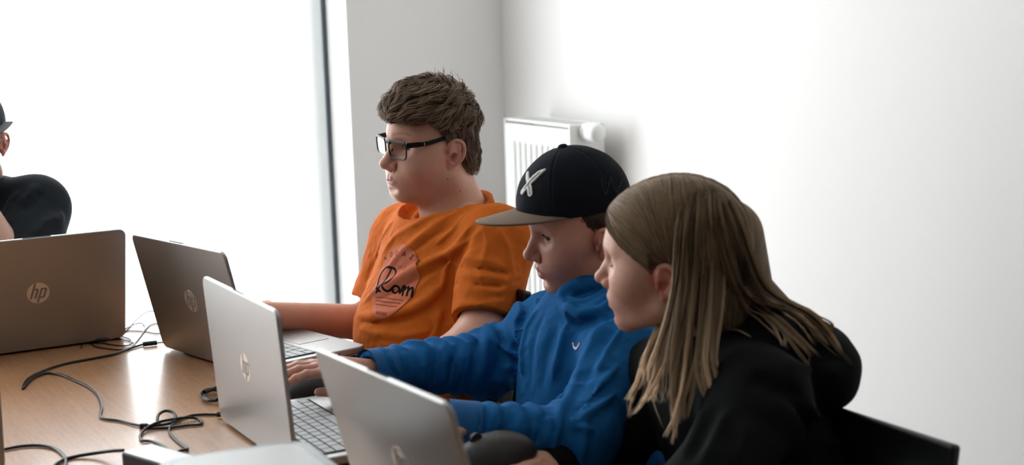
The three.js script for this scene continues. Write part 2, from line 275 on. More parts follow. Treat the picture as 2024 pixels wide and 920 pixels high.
// surface nets over a box; blocks far from the surface are skipped
function netMesh(fn, lo, hi, cell, keep) {
  const nx = Math.ceil((hi[0] - lo[0]) / cell) + 1, ny = Math.ceil((hi[1] - lo[1]) / cell) + 1, nz = Math.ceil((hi[2] - lo[2]) / cell) + 1;
  const val = new Float32Array(nx * ny * nz).fill(NaN), vid = new Int32Array(nx * ny * nz).fill(-1), at = (i, j, k) => (k * ny + j) * nx + i;
  const f = (i, j, k) => { const o = at(i, j, k); let v = val[o]; if (v !== v) v = val[o] = fn(lo[0] + i * cell, lo[1] + j * cell, lo[2] + k * cell); return v; };
  const pos = [], B = 6, half = B * cell * 0.5, reach = half * 1.7321 * 1.5 + cell, active = [];
  for (let K = 0; K < nz - 1; K += B) for (let J = 0; J < ny - 1; J += B) for (let I = 0; I < nx - 1; I += B) {
    if (Math.abs(fn(lo[0] + I * cell + half, lo[1] + J * cell + half, lo[2] + K * cell + half)) > reach) continue;
    for (let k = K; k < Math.min(K + B, nz - 1); k++) for (let j = J; j < Math.min(J + B, ny - 1); j++) for (let i = I; i < Math.min(I + B, nx - 1); i++) {
      const c = [f(i, j, k), f(i + 1, j, k), f(i, j + 1, k), f(i + 1, j + 1, k), f(i, j, k + 1), f(i + 1, j, k + 1), f(i, j + 1, k + 1), f(i + 1, j + 1, k + 1)];
      let m = 0; for (let q = 0; q < 8; q++) if (c[q] < 0) m |= 1 << q;
      if (m === 0 || m === 255) continue;
      let sx = 0, sy = 0, sz = 0, n = 0;
      for (let q = 0; q < 8; q++) for (const b of [1, 2, 4]) if (!(q & b)) {
        const r = q | b; if ((c[q] < 0) === (c[r] < 0)) continue;
        const t = c[q] / (c[q] - c[r]); sx += (q & 1) + (b === 1 ? t : 0); sy += (q >> 1 & 1) + (b === 2 ? t : 0); sz += (q >> 2 & 1) + (b === 4 ? t : 0); n++;
      }
      vid[at(i, j, k)] = pos.length / 3; pos.push(lo[0] + (i + sx / n) * cell, lo[1] + (j + sy / n) * cell, lo[2] + (k + sz / n) * cell); active.push(i, j, k);
    }
  }
  const idx = [], quad = (a, b, c, d, flip) => { if (a < 0 || b < 0 || c < 0 || d < 0) return; if (flip) idx.push(a, c, b, a, d, c); else idx.push(a, b, c, a, c, d); };
  for (let q = 0; q < active.length; q += 3) {
    const i = active[q], j = active[q + 1], k = active[q + 2], s = f(i, j, k) < 0;
    if (j > 0 && k > 0 && s !== f(i + 1, j, k) < 0) quad(vid[at(i, j - 1, k - 1)], vid[at(i, j, k - 1)], vid[at(i, j, k)], vid[at(i, j - 1, k)], !s);
    if (i > 0 && k > 0 && s !== f(i, j + 1, k) < 0) quad(vid[at(i - 1, j, k - 1)], vid[at(i - 1, j, k)], vid[at(i, j, k)], vid[at(i, j, k - 1)], !s);
    if (i > 0 && j > 0 && s !== f(i, j, k + 1) < 0) quad(vid[at(i - 1, j - 1, k)], vid[at(i, j - 1, k)], vid[at(i, j, k)], vid[at(i - 1, j, k)], !s);
  }
  const nrm = new Float32Array(pos.length), e = cell * 0.35;
  for (let v = 0; v < pos.length; v += 3) {
    let x = pos[v], y = pos[v + 1], z = pos[v + 2];
    for (let it = 0; it < 2; it++) {
      const d = fn(x, y, z), gx = fn(x + e, y, z) - fn(x - e, y, z), gy = fn(x, y + e, z) - fn(x, y - e, z), gz = fn(x, y, z + e) - fn(x, y, z - e), l = Math.hypot(gx, gy, gz) || 1;
      nrm[v] = gx / l; nrm[v + 1] = gy / l; nrm[v + 2] = gz / l;
      if (it === 0) { const s = clamp(d * 2 * e / l, -cell * 0.4, cell * 0.4); x -= nrm[v] * s; y -= nrm[v + 1] * s; z -= nrm[v + 2] * s; }
    }
    pos[v] = x; pos[v + 1] = y; pos[v + 2] = z;
  }
  const g = new THREE.BufferGeometry(); g.setAttribute('position', new THREE.Float32BufferAttribute(pos, 3)); g.setAttribute('normal', new THREE.BufferAttribute(nrm, 3)); g.setIndex(idx); return g;
}
function colorize(g, fn) {
  const p = g.attributes.position, c = new Float32Array(p.count * 3);
  for (let i = 0; i < p.count; i++) { const q = fn(p.getX(i), p.getY(i), p.getZ(i)); c[3 * i] = q[0]; c[3 * i + 1] = q[1]; c[3 * i + 2] = q[2]; }
  g.setAttribute('color', new THREE.BufferAttribute(c, 3)); return g;
}
const mergeC = (l) => mergeGeometries(l.map((g) => { for (const k of Object.keys(g.attributes)) if (!['position', 'normal', 'color'].includes(k)) g.deleteAttribute(k); return g; }));
// where the line of sight through a pixel meets a field
function sightHit(fn, px, py, d0 = 1.2, d1 = 4) {
  const r = rayDir(px, py); let d = d0;
  for (let i = 0; i < 160; i++) { const x = CAM.x + r.x * d, y = CAM.y + r.y * d, z = CAM.z + r.z * d, s = fn(x, y, z); if (s < 0.0006) return V(x, y, z); d += Math.max(s * 0.7, 0.0005); if (d > d1) return null; }
  return null;
}
// raised or sunken creases along polylines: [[points], width, height]
function creased(fn, creases) {
  const list = creases.map(([pts, w, h]) => {
    const q = pts.filter(Boolean).map(A3).filter((p, i, a) => !i || Math.hypot(p[0] - a[i - 1][0], p[1] - a[i - 1][1], p[2] - a[i - 1][2]) < 0.085); if (q.length < 2) return { q }; const c = q.reduce((a, p) => [a[0] + p[0] / q.length, a[1] + p[1] / q.length, a[2] + p[2] / q.length], [0, 0, 0]);
    const R = Math.max(...q.map((p) => Math.hypot(p[0] - c[0], p[1] - c[1], p[2] - c[2]))) + 3 * w;
    return { q, c, R, w, h };
  }).filter((l) => l.q.length > 1);
  return (x, y, z) => {
    let d = fn(x, y, z); if (d > 0.05) return d;
    let s = 0;
    for (const l of list) {
      if (Math.hypot(x - l.c[0], y - l.c[1], z - l.c[2]) > l.R) continue;
      let best = 1e9, taper = 1;
      for (let i = 0; i + 1 < l.q.length; i++) {
        const a = l.q[i], b = l.q[i + 1], bx = b[0] - a[0], by = b[1] - a[1], bz = b[2] - a[2], px = x - a[0], py = y - a[1], pz = z - a[2];
        const t = clamp((px * bx + py * by + pz * bz) / (bx * bx + by * by + bz * bz + 1e-12), 0, 1), dd = Math.hypot(px - t * bx, py - t * by, pz - t * bz);
        if (dd < best) { best = dd; const u = (i + t) / (l.q.length - 1); taper = Math.min(1, Math.min(u, 1 - u) * 4 + 0.15); }
      }
      if (best < 3 * l.w) { const t = best / l.w; s += l.h * taper * Math.exp(-(Math.sqrt(t * t + 0.08) - 0.283) * 1.7) * sstep(3, 2, t); }
    }
    return d - s;
  };
}

// ---------------------------------------------------------------- heads
function curved(pts, radii, k = 0, n = 4) {                                  // a chain through a smooth curve
  const c = new THREE.CatmullRomCurve3(pts.map((p) => V(...A3(p))), false, 'centripetal'), m = (pts.length - 1) * n, q = [], r = [];
  for (let i = 0; i <= m; i++) { const u = i / n, a = Math.min(Math.floor(u), radii.length - 1), b = Math.min(a + 1, radii.length - 1), p = c.getPoint(i / m); q.push([p.x, p.y, p.z]); r.push(radii[a] + (radii[b] - radii[a]) * (u - Math.floor(u))); }
  return chain(q, r, k);
}
// head frame: origin between the eyes and ears, +x the person's left, +y up, +z the way the face looks
function headMatrix(px, py, d, yaw, pitch, roll, s) {
  const R = (a) => a * Math.PI / 180;
  const m = new THREE.Matrix4().makeRotationY(R(yaw)).multiply(new THREE.Matrix4().makeRotationX(R(pitch))).multiply(new THREE.Matrix4().makeRotationZ(R(roll))).scale(V(s, s, s));
  return m.setPosition(P(px, py, d));
}
function earField(o) {                                                      // left ear; o: centre, size, turn out
  const { c = [0.071, -0.012, -0.004], s = 1 } = o, [cx, cy, cz] = c, q = (x, y, z) => [cx + x * s, cy + y * s, cz + z * s];
  const helix = curved([q(-0.001, -0.002, 0.013), q(0.004, 0.012, 0.015), q(0.008, 0.026, 0.008), q(0.012, 0.030, -0.004), q(0.015, 0.024, -0.016), q(0.016, 0.008, -0.020), q(0.012, -0.010, -0.016), q(0.006, -0.022, -0.004)], [0.003 * s, 0.0034 * s, 0.0036 * s, 0.0036 * s, 0.0036 * s, 0.0034 * s, 0.0034 * s, 0.004 * s], 0.002);
  const anti = curved([q(0.006, 0.018, 0.0), q(0.009, 0.012, -0.009), q(0.009, -0.004, -0.011), q(0.006, -0.014, -0.003)], [0.0022 * s, 0.0034 * s, 0.0036 * s, 0.003 * s], 0.002);
  const lobe = ellipsoid(q(0.003, -0.025, 0.004), [0.0042 * s, 0.009 * s, 0.0078 * s]);
  const tragus = ellipsoid(q(0.0015, -0.007, 0.0145), [0.003 * s, 0.006 * s, 0.0042 * s]);
  const plate_ = ellipsoid(q(0.005, 0.004, -0.004), [0.0060 * s, 0.0285 * s, 0.0200 * s], new THREE.Quaternion().setFromEuler(new THREE.Euler(0, 0.38, -0.08)));
  const root = ellipsoid(q(-0.004, 0.0, 0.0), [0.009 * s, 0.022 * s, 0.012 * s]);
  const concha = ellipsoid(q(0.008, -0.006, 0.003), [0.0085 * s, 0.011 * s, 0.0095 * s]);
  return (x, y, z) => {
    let d = smin(plate_(x, y, z), root(x, y, z), 0.006); d = smax(d, -concha(x, y, z), 0.004);
    d = smin(d, helix(x, y, z), 0.0028); d = smin(d, anti(x, y, z), 0.004); d = smin(d, lobe(x, y, z), 0.006); return smin(d, tragus(x, y, z), 0.004);
  };
}
// F: numbers that make one face differ from another
function headField(F) {
  const { fat = 0, jaw = 0, nose = 1, noseUp = 0, lips = 1, open = 0, chin = 0, neck, ear = {} } = F, S = (f) => (x, y, z) => f(Math.abs(x), y, z);
  const back = F.back ?? 0.106, top = F.top ?? 0.109, zc = (0.082 - back) / 2, skull = union([ellipsoid([0, 0.030, zc], [F.wide ?? 0.0735, top - 0.030, (0.082 + back) / 2]), ellipsoid([0, 0.022, 0.030], [0.062, 0.060, 0.068])], 0.03);
  const face = union([
    ellipsoid([0, -0.040, 0.034], [0.056 + fat * 0.006, 0.062, 0.058]),
    S(cone([0.046 + fat * 0.008, -0.062, 0.006], [0.014, -0.096 + jaw, 0.068], 0.020 + fat * 0.006, 0.0155 + fat * 0.003)),
    S(ball([0.031 + fat * 0.005, -0.036, 0.056], 0.030 + fat * 0.006)),
    S(ball([0.050, -0.016, 0.040], 0.022)),
    ellipsoid([0, -0.101 - chin, 0.076], [0.017, 0.013, 0.0155]),
    ellipsoid([0, -0.064, 0.073], [0.029, 0.024, 0.027]),
  ], 0.022);
  const brow = S(cone([0.006, 0.017, 0.0885], [0.040, 0.019, 0.068], 0.0095, 0.010));
  const bridge = chain([[0, 0.016, 0.0880], [0, 0.002, 0.0905], [0, -0.018, 0.1005], [0, -0.034 + noseUp, 0.1085 + 0.002 * nose]], [0.0078, 0.0062, 0.0070, 0.0092 * nose], 0.006);
  const tip = ellipsoid([0, -0.0365 + noseUp, 0.1085 + 0.002 * nose], [0.0098 * nose, 0.0085 * nose, 0.0092 * nose]);
  const ala = S(ellipsoid([0.0112, -0.0415 + noseUp * 0.5, 0.0975], [0.0070, 0.0072, 0.0105]));
  const column = cone([0, -0.044, 0.105], [0, -0.050, 0.0965], 0.0040, 0.0050);
  const nostril = S(ellipsoid([0.0068, -0.0475 + noseUp * 0.5, 0.1025], [0.0036, 0.0034, 0.0058]));
  const socket = S(ellipsoid([0.0325, -0.002, 0.0930], [0.0165, 0.0108, 0.0135]));
  const alarGroove = S(cone([0.0185, -0.036, 0.0955], [0.0170, -0.047, 0.0940], 0.0022, 0.0020));
  const lid = S(ball([0.0315, -0.001, 0.0715], 0.01365)), slit = S(ellipsoid([0.0315, F.lookDown ? -0.0052 : -0.0022, 0.0850], [0.0138, F.eye ?? 0.0042, 0.0100]));
  const crease = S(chain([[0.021, 0.0055, 0.0838], [0.0315, 0.0082, 0.0853], [0.043, 0.0045, 0.0800]], [0.0011]));
  const u = lips, upper = S(chain([[0.0, -0.0625, 0.0977], [0.0055, -0.0615, 0.0978], [0.0155, -0.0645, 0.0928], [0.0250, -0.0690, 0.0835]], [0.0042 * u, 0.0046 * u, 0.0036 * u, 0.0016], 0.003));
  const lower = S(chain([[0.0, -0.0745 - open, 0.0952], [0.009, -0.0740 - open, 0.0938], [0.0185, -0.0712 - open * 0.6, 0.0890], [0.0252, -0.0692, 0.0835]], [0.0054 * u, 0.0050 * u, 0.0034 * u, 0.0014], 0.003));
  const mouth = S(chain([[0, -0.0682 - open * 0.5, 0.1012], [0.0095, -0.0676 - open * 0.5, 0.0993], [0.0190, -0.0682 - open * 0.3, 0.0915], [0.0270, -0.0698, 0.0832]], [0.0013 + open * 0.5, 0.0013 + open * 0.5, 0.0012, 0.0010]));
  const philtrum = cone([0, -0.0525, 0.1035], [0, -0.0585, 0.1042], 0.0018, 0.0022), mental = ellipsoid([0, -0.0865 - open, 0.0985], [0.017, 0.0045, 0.0075]);
  const earF = earField(ear), neckF = neck ?? cone([0, -0.055, -0.018], [0, -0.165, -0.030], 0.052, 0.056);
  const under = F.under ?? null;
  return (x, y, z) => {
    let d = smin(skull(x, y, z), face(x, y, z), 0.030);
    d = smin(d, neckF(x, y, z), 0.030); if (under) d = smin(d, under(x, y, z), 0.03);
    if (z > 0.03) {
      d = smax(d, -socket(x, y, z), 0.016);
      d = smin(d, brow(x, y, z), 0.014); d = smin(d, bridge(x, y, z), 0.012); d = smin(d, ala(x, y, z), 0.006); d = smin(d, tip(x, y, z), 0.007); d = smin(d, column(x, y, z), 0.004);
      d = smax(d, -alarGroove(x, y, z), 0.004); d = smax(d, -nostril(x, y, z), 0.002);
      let l = lid(x, y, z); l = smax(l, -crease(x, y, z), 0.0018); d = smin(d, l, 0.006); d = smax(d, -slit(x, y, z), 0.0012);
      d = smax(d, -mental(x, y, z), 0.010); d = smax(d, -philtrum(x, y, z), 0.004);
      d = smin(d, upper(x, y, z), 0.0034); d = smin(d, lower(x, y, z), 0.0036); d = smax(d, -mouth(x, y, z), 0.0016);
    }
    if (Math.abs(x) > 0.04 && z < 0.06) d = smin(d, earF(Math.abs(x), y, z), 0.004);
    return d;
  };
}
function skinColor(F) {
  const base = F.skin ?? [0.56, 0.31, 0.225], lip = F.lip ?? [0.44, 0.175, 0.15], hairC = F.browColor ?? [0.12, 0.075, 0.05], earT = F.earTint ?? [0.60, 0.24, 0.18];
  const mixc = (a, b, t) => [a[0] + (b[0] - a[0]) * t, a[1] + (b[1] - a[1]) * t, a[2] + (b[2] - a[2]) * t];
  const o = F.open ?? 0;
  return (x, y, z) => {
    const ax = Math.abs(x); let n = 1 + 0.035 * noise(x * 160, y * 160, z * 160) + 0.03 * noise(x * 45, y * 45, z * 45), c = [base[0] * n, base[1] * n, base[2] * n];
    const rosy = Math.exp(-(((ax - 0.036) / 0.02) ** 2 + ((y + 0.034) / 0.02) ** 2)) * (z > 0.03 ? 0.3 : 0) + Math.exp(-((ax / 0.014) ** 2) - ((y + 0.036) / 0.012) ** 2) * (z > 0.09 ? 0.3 : 0);
    c = mixc(c, [0.60, 0.26, 0.20], rosy);
    if (z > 0.078) { // lips
      const w = clamp(ax / 0.0258, 0, 1), topL = -0.0585 - 0.0095 * w * w + (ax < 0.004 ? -0.0012 : 0.0004), botL = -0.0802 - o + 0.0105 * w * w;
      const inL = sstep(0, 0.0016, topL - y) * sstep(0, 0.0022, y - botL) * sstep(1.03, 0.93, ax / 0.0258); c = mixc(c, lip, inL * 0.85);
      if (o && ax < 0.016 && Math.abs(y + 0.0684 + o * 0.5) < 0.0022) c = mixc(c, [0.08, 0.02, 0.02], 0.8);
    }
    if (z > 0.05 && F.brows !== false) { // eyebrow hairs
      const u = (ax - 0.013) / 0.036, mid = 0.0205 + 0.0075 * Math.sin(clamp(u, 0, 1) * 2.2) - 0.004 * u, th = 0.0034 * (1 - 0.55 * clamp(u, 0, 1));
      if (u > -0.05 && u < 1.05) c = mixc(c, hairC, (F.browStrength ?? 0.7) * Math.exp(-(((y - mid) / th) ** 2)) * (0.75 + 0.35 * noise(x * 900, y * 350, z * 300)));
    }
    if (z > 0.06 && F.lash !== 0) { const lx = (ax - 0.0315) / 0.0128, ly = F.lookDown ? -0.0058 : 0.0022; if (Math.abs(lx) < 1.1) { const yy = ly + 0.0008 - 0.0035 * lx * lx; c = mixc(c, [0.05, 0.03, 0.025], 0.7 * Math.exp(-(((y - yy) / 0.0011) ** 2))); } }
    { const ec = F.ear?.c ?? [0.071, -0.012, -0.004], er = Math.hypot((ax - ec[0] - 0.006) * 1.6, y - ec[1], z - ec[2] + 0.003); if (er < 0.036) c = mixc(c, earT, 0.75 * sstep(0.036, 0.022, er)); }
    for (const m of F.moles ?? []) if (Math.hypot(x - m[0], y - m[1], z - m[2]) < (m[3] ?? 0.0014)) c = [0.14, 0.05, 0.035];
    return c;
  };
}
const skinMat = std({ vertexColors: true, roughness: 0.48, specularIntensity: 0.6 });
const eyeWhite = std({ color: new THREE.Color(0.72, 0.68, 0.66), roughness: 0.12 }), pupilMat = std({ color: 0x030303, roughness: 0.08 });
function seat(person, geo) { return geo.translate(-person.position.x, -person.position.y, -person.position.z); }
function addEyes(person, M, F, iris) {
  for (const s of [1, -1]) {
    const yaw = F.gaze?.[0] ?? 0, pit = F.gaze?.[1] ?? 0, E = new THREE.Matrix4().makeTranslation(s * 0.0315, -0.001, 0.0715).multiply(new THREE.Matrix4().makeRotationFromEuler(new THREE.Euler(pit, yaw, 0)));
    const put = (g) => seat(person, g.applyMatrix4(E).applyMatrix4(M));
    const e = mesh('eye', put(new THREE.SphereGeometry(0.0126, 32, 24)), eyeWhite, person);
    mesh('iris', put(new THREE.SphereGeometry(0.01275, 32, 12, 0, Math.PI * 2, 0, 0.47).rotateX(Math.PI / 2)), iris, e);
    mesh('pupil', put(new THREE.SphereGeometry(0.01285, 24, 8, 0, Math.PI * 2, 0, 0.19).rotateX(Math.PI / 2)), pupilMat, e);
  }
}
// tapered locks of hair: each is a curve with a few sides
function lockGeo(curves, radius, sides = 4, seg = 9, flat = 0.6) {
  const pos = [], nor = [], idx = [], col = [];
  for (const c of curves) {
    const crv = c.pts.length > 2 ? new THREE.CatmullRomCurve3(c.pts, false, 'centripetal') : new THREE.LineCurve3(c.pts[0], c.pts[1]), n = c.seg ?? seg, r0 = (c.r ?? radius), base = pos.length / 3;
    let side = null;
    for (let i = 0; i <= n; i++) {
      const u = i / n, p = crv.getPoint(u), t = crv.getTangent(Math.min(u, 0.999)), out = c.out ? c.out(p) : V(0, 1, 0);
      side = V().crossVectors(t, out); if (side.lengthSq() < 1e-8) side.set(1, 0, 0); side.normalize(); const up = V().crossVectors(side, t).normalize();
      const w = r0 * Math.min(1, (c.root ?? 0.5) + u * 6) * Math.pow(Math.max(0, 1 - Math.pow(u, c.tip ?? 2.5)), 0.7);
      for (let k = 0; k < sides; k++) { const a = k / sides * Math.PI * 2, ca = Math.cos(a), sa = Math.sin(a) * (c.flat ?? flat); const q = side.clone().multiplyScalar(ca).addScaledVector(up, sa); pos.push(p.x + q.x * w, p.y + q.y * w, p.z + q.z * w); q.normalize(); nor.push(q.x, q.y, q.z); const s = c.shade ?? [1, 1, 1], tp = c.tipShade ?? s, m = sstep(0.35, 1, u); col.push(s[0] + (tp[0] - s[0]) * m, s[1] + (tp[1] - s[1]) * m, s[2] + (tp[2] - s[2]) * m); }
      if (i < n) for (let k = 0; k < sides; k++) { const a = base + i * sides + k, b = base + i * sides + (k + 1) % sides; idx.push(a, a + sides, b, b, a + sides, b + sides); }
    }
  }
  const g = new THREE.BufferGeometry(); g.setAttribute('position', new THREE.Float32BufferAttribute(pos, 3)); g.setAttribute('normal', new THREE.Float32BufferAttribute(nor, 3)); g.setAttribute('color', new THREE.Float32BufferAttribute(col, 3)); g.setIndex(idx); return g;
}
const hairMat = std({ vertexColors: true, roughness: 0.55, specularIntensity: 0.5 });
const boundsOf = (pts, pad) => { const lo = [1e9, 1e9, 1e9], hi = [-1e9, -1e9, -1e9]; for (const p of pts) { const a = A3(p); for (let i = 0; i < 3; i++) { lo[i] = Math.min(lo[i], a[i] - pad); hi[i] = Math.max(hi[i], a[i] + pad); } } return [lo, hi]; };
function addLashes(person, M, F, color) {                                    // upper lashes, fanning out from the lid edge
  for (const s of [1, -1]) { const l = []; for (let i = 0; i < 26; i++) {
    const t = i / 25 * 2 - 1, y = (F.lookDown ? -0.0062 : 0.0020) - 0.0030 * t * t, x = 0.0315 + 0.0118 * t, z = 0.0715 + Math.sqrt(Math.max(0, 0.0137 ** 2 - (0.0118 * t) ** 2 - (y + 0.001) ** 2)), d = V(s * (0.35 + t * 0.5), F.lookDown ? -0.5 : 0.15, 1).normalize(), b = V(s * x, y, z - 0.0006);
    l.push({ pts: [b, b.clone().addScaledVector(d, 0.003), b.clone().addScaledVector(d, 0.0058).add(V(0, 0.0014, 0))], r: 0.00030, shade: color, seg: 4, root: 1 });
  }
  mesh('eyelashes', seat(person, lockGeo(l, 0.0003, 3, 4).applyMatrix4(M)), hairMat, person); }
}
const HEAD_LO = [-0.095, -0.175, -0.125], HEAD_HI = [0.095, 0.125, 0.13];
function headMesh(F, M, cell = 0.0022) { const f = headField(F), g = netMesh(f, F.lo ?? HEAD_LO, F.hi ?? HEAD_HI, cell); colorize(g, skinColor(F)); g.applyMatrix4(M); return g; }
const worldField = (f, M) => { const I = M.clone().invert().elements, s = Math.cbrt(M.determinant()); return (x, y, z) => s * f(I[0] * x + I[4] * y + I[8] * z + I[12], I[1] * x + I[5] * y + I[9] * z + I[13], I[2] * x + I[6] * y + I[10] * z + I[14]); };
const L2W = (M) => (x, y, z) => V(x, y, z).applyMatrix4(M);

// ---------------------------------------------------------------- hands and combed hair
// hand frame: origin at the wrist, +z to the finger tips, +y the back of the hand; side +1 puts the thumb at +x
function handField(side, curl = [0.35, 0.4, 0.45, 0.5], spread = 0.06, thumb = [0.028, -0.016, 0.055]) {
  const parts = [], S = side, palm = union([ellipsoid([0, 0, 0.042], [0.036, 0.0125, 0.046]), cone([0, 0.001, -0.03], [0, 0, 0.02], 0.022, 0.024), ellipsoid([S * 0.02, -0.006, 0.03], [0.016, 0.013, 0.026])], 0.014);
  const L = [0.072, 0.080, 0.074, 0.058];
  for (let i = 0; i < 4; i++) {
    const x = S * (0.0265 - i * 0.0178), a0 = S * (1.5 - i) * spread; let p = [x, 0.001 - 0.002 * Math.abs(i - 1.5), 0.078 - 0.003 * Math.abs(i - 1)], ang = curl[i] * 0.5; const pts = [[x * 0.8, 0, 0.05], p];
    for (const f of [0.44, 0.32, 0.24]) { const l = L[i] * f; p = [p[0] + Math.sin(a0) * l, p[1] - Math.sin(ang) * l, p[2] + Math.cos(ang) * Math.cos(a0) * l]; pts.push(p); ang += curl[i]; }
    parts.push(chain(pts, [0.0092, 0.0090, 0.0082, 0.0076, 0.0064].map((r) => r * (i === 3 ? 0.88 : 1)), 0.004));
  }
  const th = chain([[S * 0.016, -0.004, 0.012], [S * 0.034, -0.010, 0.034], [S * (0.020 + thumb[0]), thumb[1], thumb[2]], [S * (0.016 + thumb[0]), thumb[1] - 0.004, thumb[2] + 0.024]], [0.013, 0.0112, 0.0095, 0.0075], 0.005);
  return (x, y, z) => { let d = palm(x, y, z), f = 1e9; for (const p of parts) f = smin(f, p(x, y, z), 0.0015); d = smin(d, f, 0.008); return smin(d, th(x, y, z), 0.010); };
}
function frameOf(o, fwd, up) { const z = fwd.clone().normalize(), x = V().crossVectors(up, z).normalize(), y = V().crossVectors(z, x); return new THREE.Matrix4().makeBasis(x, y, z).setPosition(o); }
function handMesh(o, fwd, up, side, scale, tone, args = []) {
  const g = netMesh(handField(side, ...args), [-0.075, -0.075, -0.05], [0.075, 0.045, 0.175], 0.0026);
  colorize(g, (x, y, z) => { const n = 1 + 0.05 * noise(x * 120, y * 120, z * 120); const k = z > 0.12 ? 1.06 : 1; return [tone[0] * n * k, tone[1] * n, tone[2] * n]; });
  return g.applyMatrix4(frameOf(o, fwd, up).scale(V(scale, scale, scale)));
}
function grad(f, p, e = 0.002) { return V(f(p.x + e, p.y, p.z) - f(p.x - e, p.y, p.z), f(p.x, p.y + e, p.z) - f(p.x, p.y - e, p.z), f(p.x, p.y, p.z + e) - f(p.x, p.y, p.z - e)).normalize(); }
// a lock that follows a surface: dir(p, u) gives the way it is combed, lift(u) how far it stands off
function comb(f, root, len, dir, lift, steps = 8, wave = 0.0, wl = 6) {
  const pts = []; let p = root.clone(); const ph = rnd() * 6.28;
  for (let i = 0; i <= steps; i++) {
    const u = i / steps, g = grad(f, p), off = f(p.x, p.y, p.z); p.addScaledVector(g, lift(u) - off);
    const q = p.clone(), d = dir(p, u); d.addScaledVector(g, -d.dot(g)).normalize();
    if (wave) q.addScaledVector(V().crossVectors(g, d), wave * u * Math.sin(ph + u * wl)).addScaledVector(g, wave * 0.4 * u * Math.cos(ph * 1.7 + u * wl));
    pts.push(q); p = p.clone().addScaledVector(d, len / steps);
  }
  return pts;
}
const tint = (c, v) => { const k = 1 + rr(-v, v), w = rr(-0.05, 0.05); return [c[0] * k * (1 + w), c[1] * k, c[2] * k * (1 - w)]; };
const SIDE = new THREE.Quaternion().setFromEuler(new THREE.Euler(0, -61 * Math.PI / 180, 0));      // bodies that face the table: x to their left, z forward
const cut = (f, o, nrm) => { const a = A3(o), n = A3(nrm.clone().normalize()); return (x, y, z) => smax(f(x, y, z), (x - a[0]) * n[0] + (y - a[1]) * n[1] + (z - a[2]) * n[2], 0.004); };
const weave = texture(128, 128, (x, y) => [128 + 60 * Math.sin(x * Math.PI / 2) * Math.sin(y * Math.PI / 2) + 40 * noise(x / 2, y / 2, 1)]);
const clothOf = (r, g, b, o = {}) => std({ color: new THREE.Color(r, g, b), roughness: 0.88, specularIntensity: 0.25, sheen: 0.35, sheenRoughness: 0.6, sheenColor: new THREE.Color(r * 1.2 + 0.02, g * 1.2 + 0.02, b * 1.2 + 0.02), ...o });
const px = (f, list, d0, d1) => list.map(([x, y]) => sightHit(f, x, y, d0, d1));
const flip = (v) => v.clone().multiplyScalar(-1);
const DOWN = V(0, -1, 0), UP = V(0, 1, 0);
function legsField(hip, kneeOut, spreadT) {                                 // seated thighs and shins, feet on the floor
  const f = [];
  for (const s of [-1, 1]) { const h = hip.clone().addScaledVector(T, s * 0.08), k = hip.clone().addScaledVector(N, -kneeOut).addScaledVector(T, s * spreadT).setY(0.50), a = k.clone().addScaledVector(N, 0.02).setY(0.09); f.push(cone(h, k, 0.085, 0.062), cone(k, a, 0.062, 0.045)); }
  return union(f, 0.03);
}
function shoesField(hip, kneeOut, spreadT) { const f = []; for (const s of [-1, 1]) { const a = hip.clone().addScaledVector(N, -kneeOut + 0.04).addScaledVector(T, s * spreadT).setY(0.05), b = a.clone().addScaledVector(N, -0.17).setY(0.035); f.push(cone(a, b, 0.048, 0.036)); } return (x, y, z) => smax(Math.min(f[0](x, y, z), f[1](x, y, z)), -y, 0.004); }

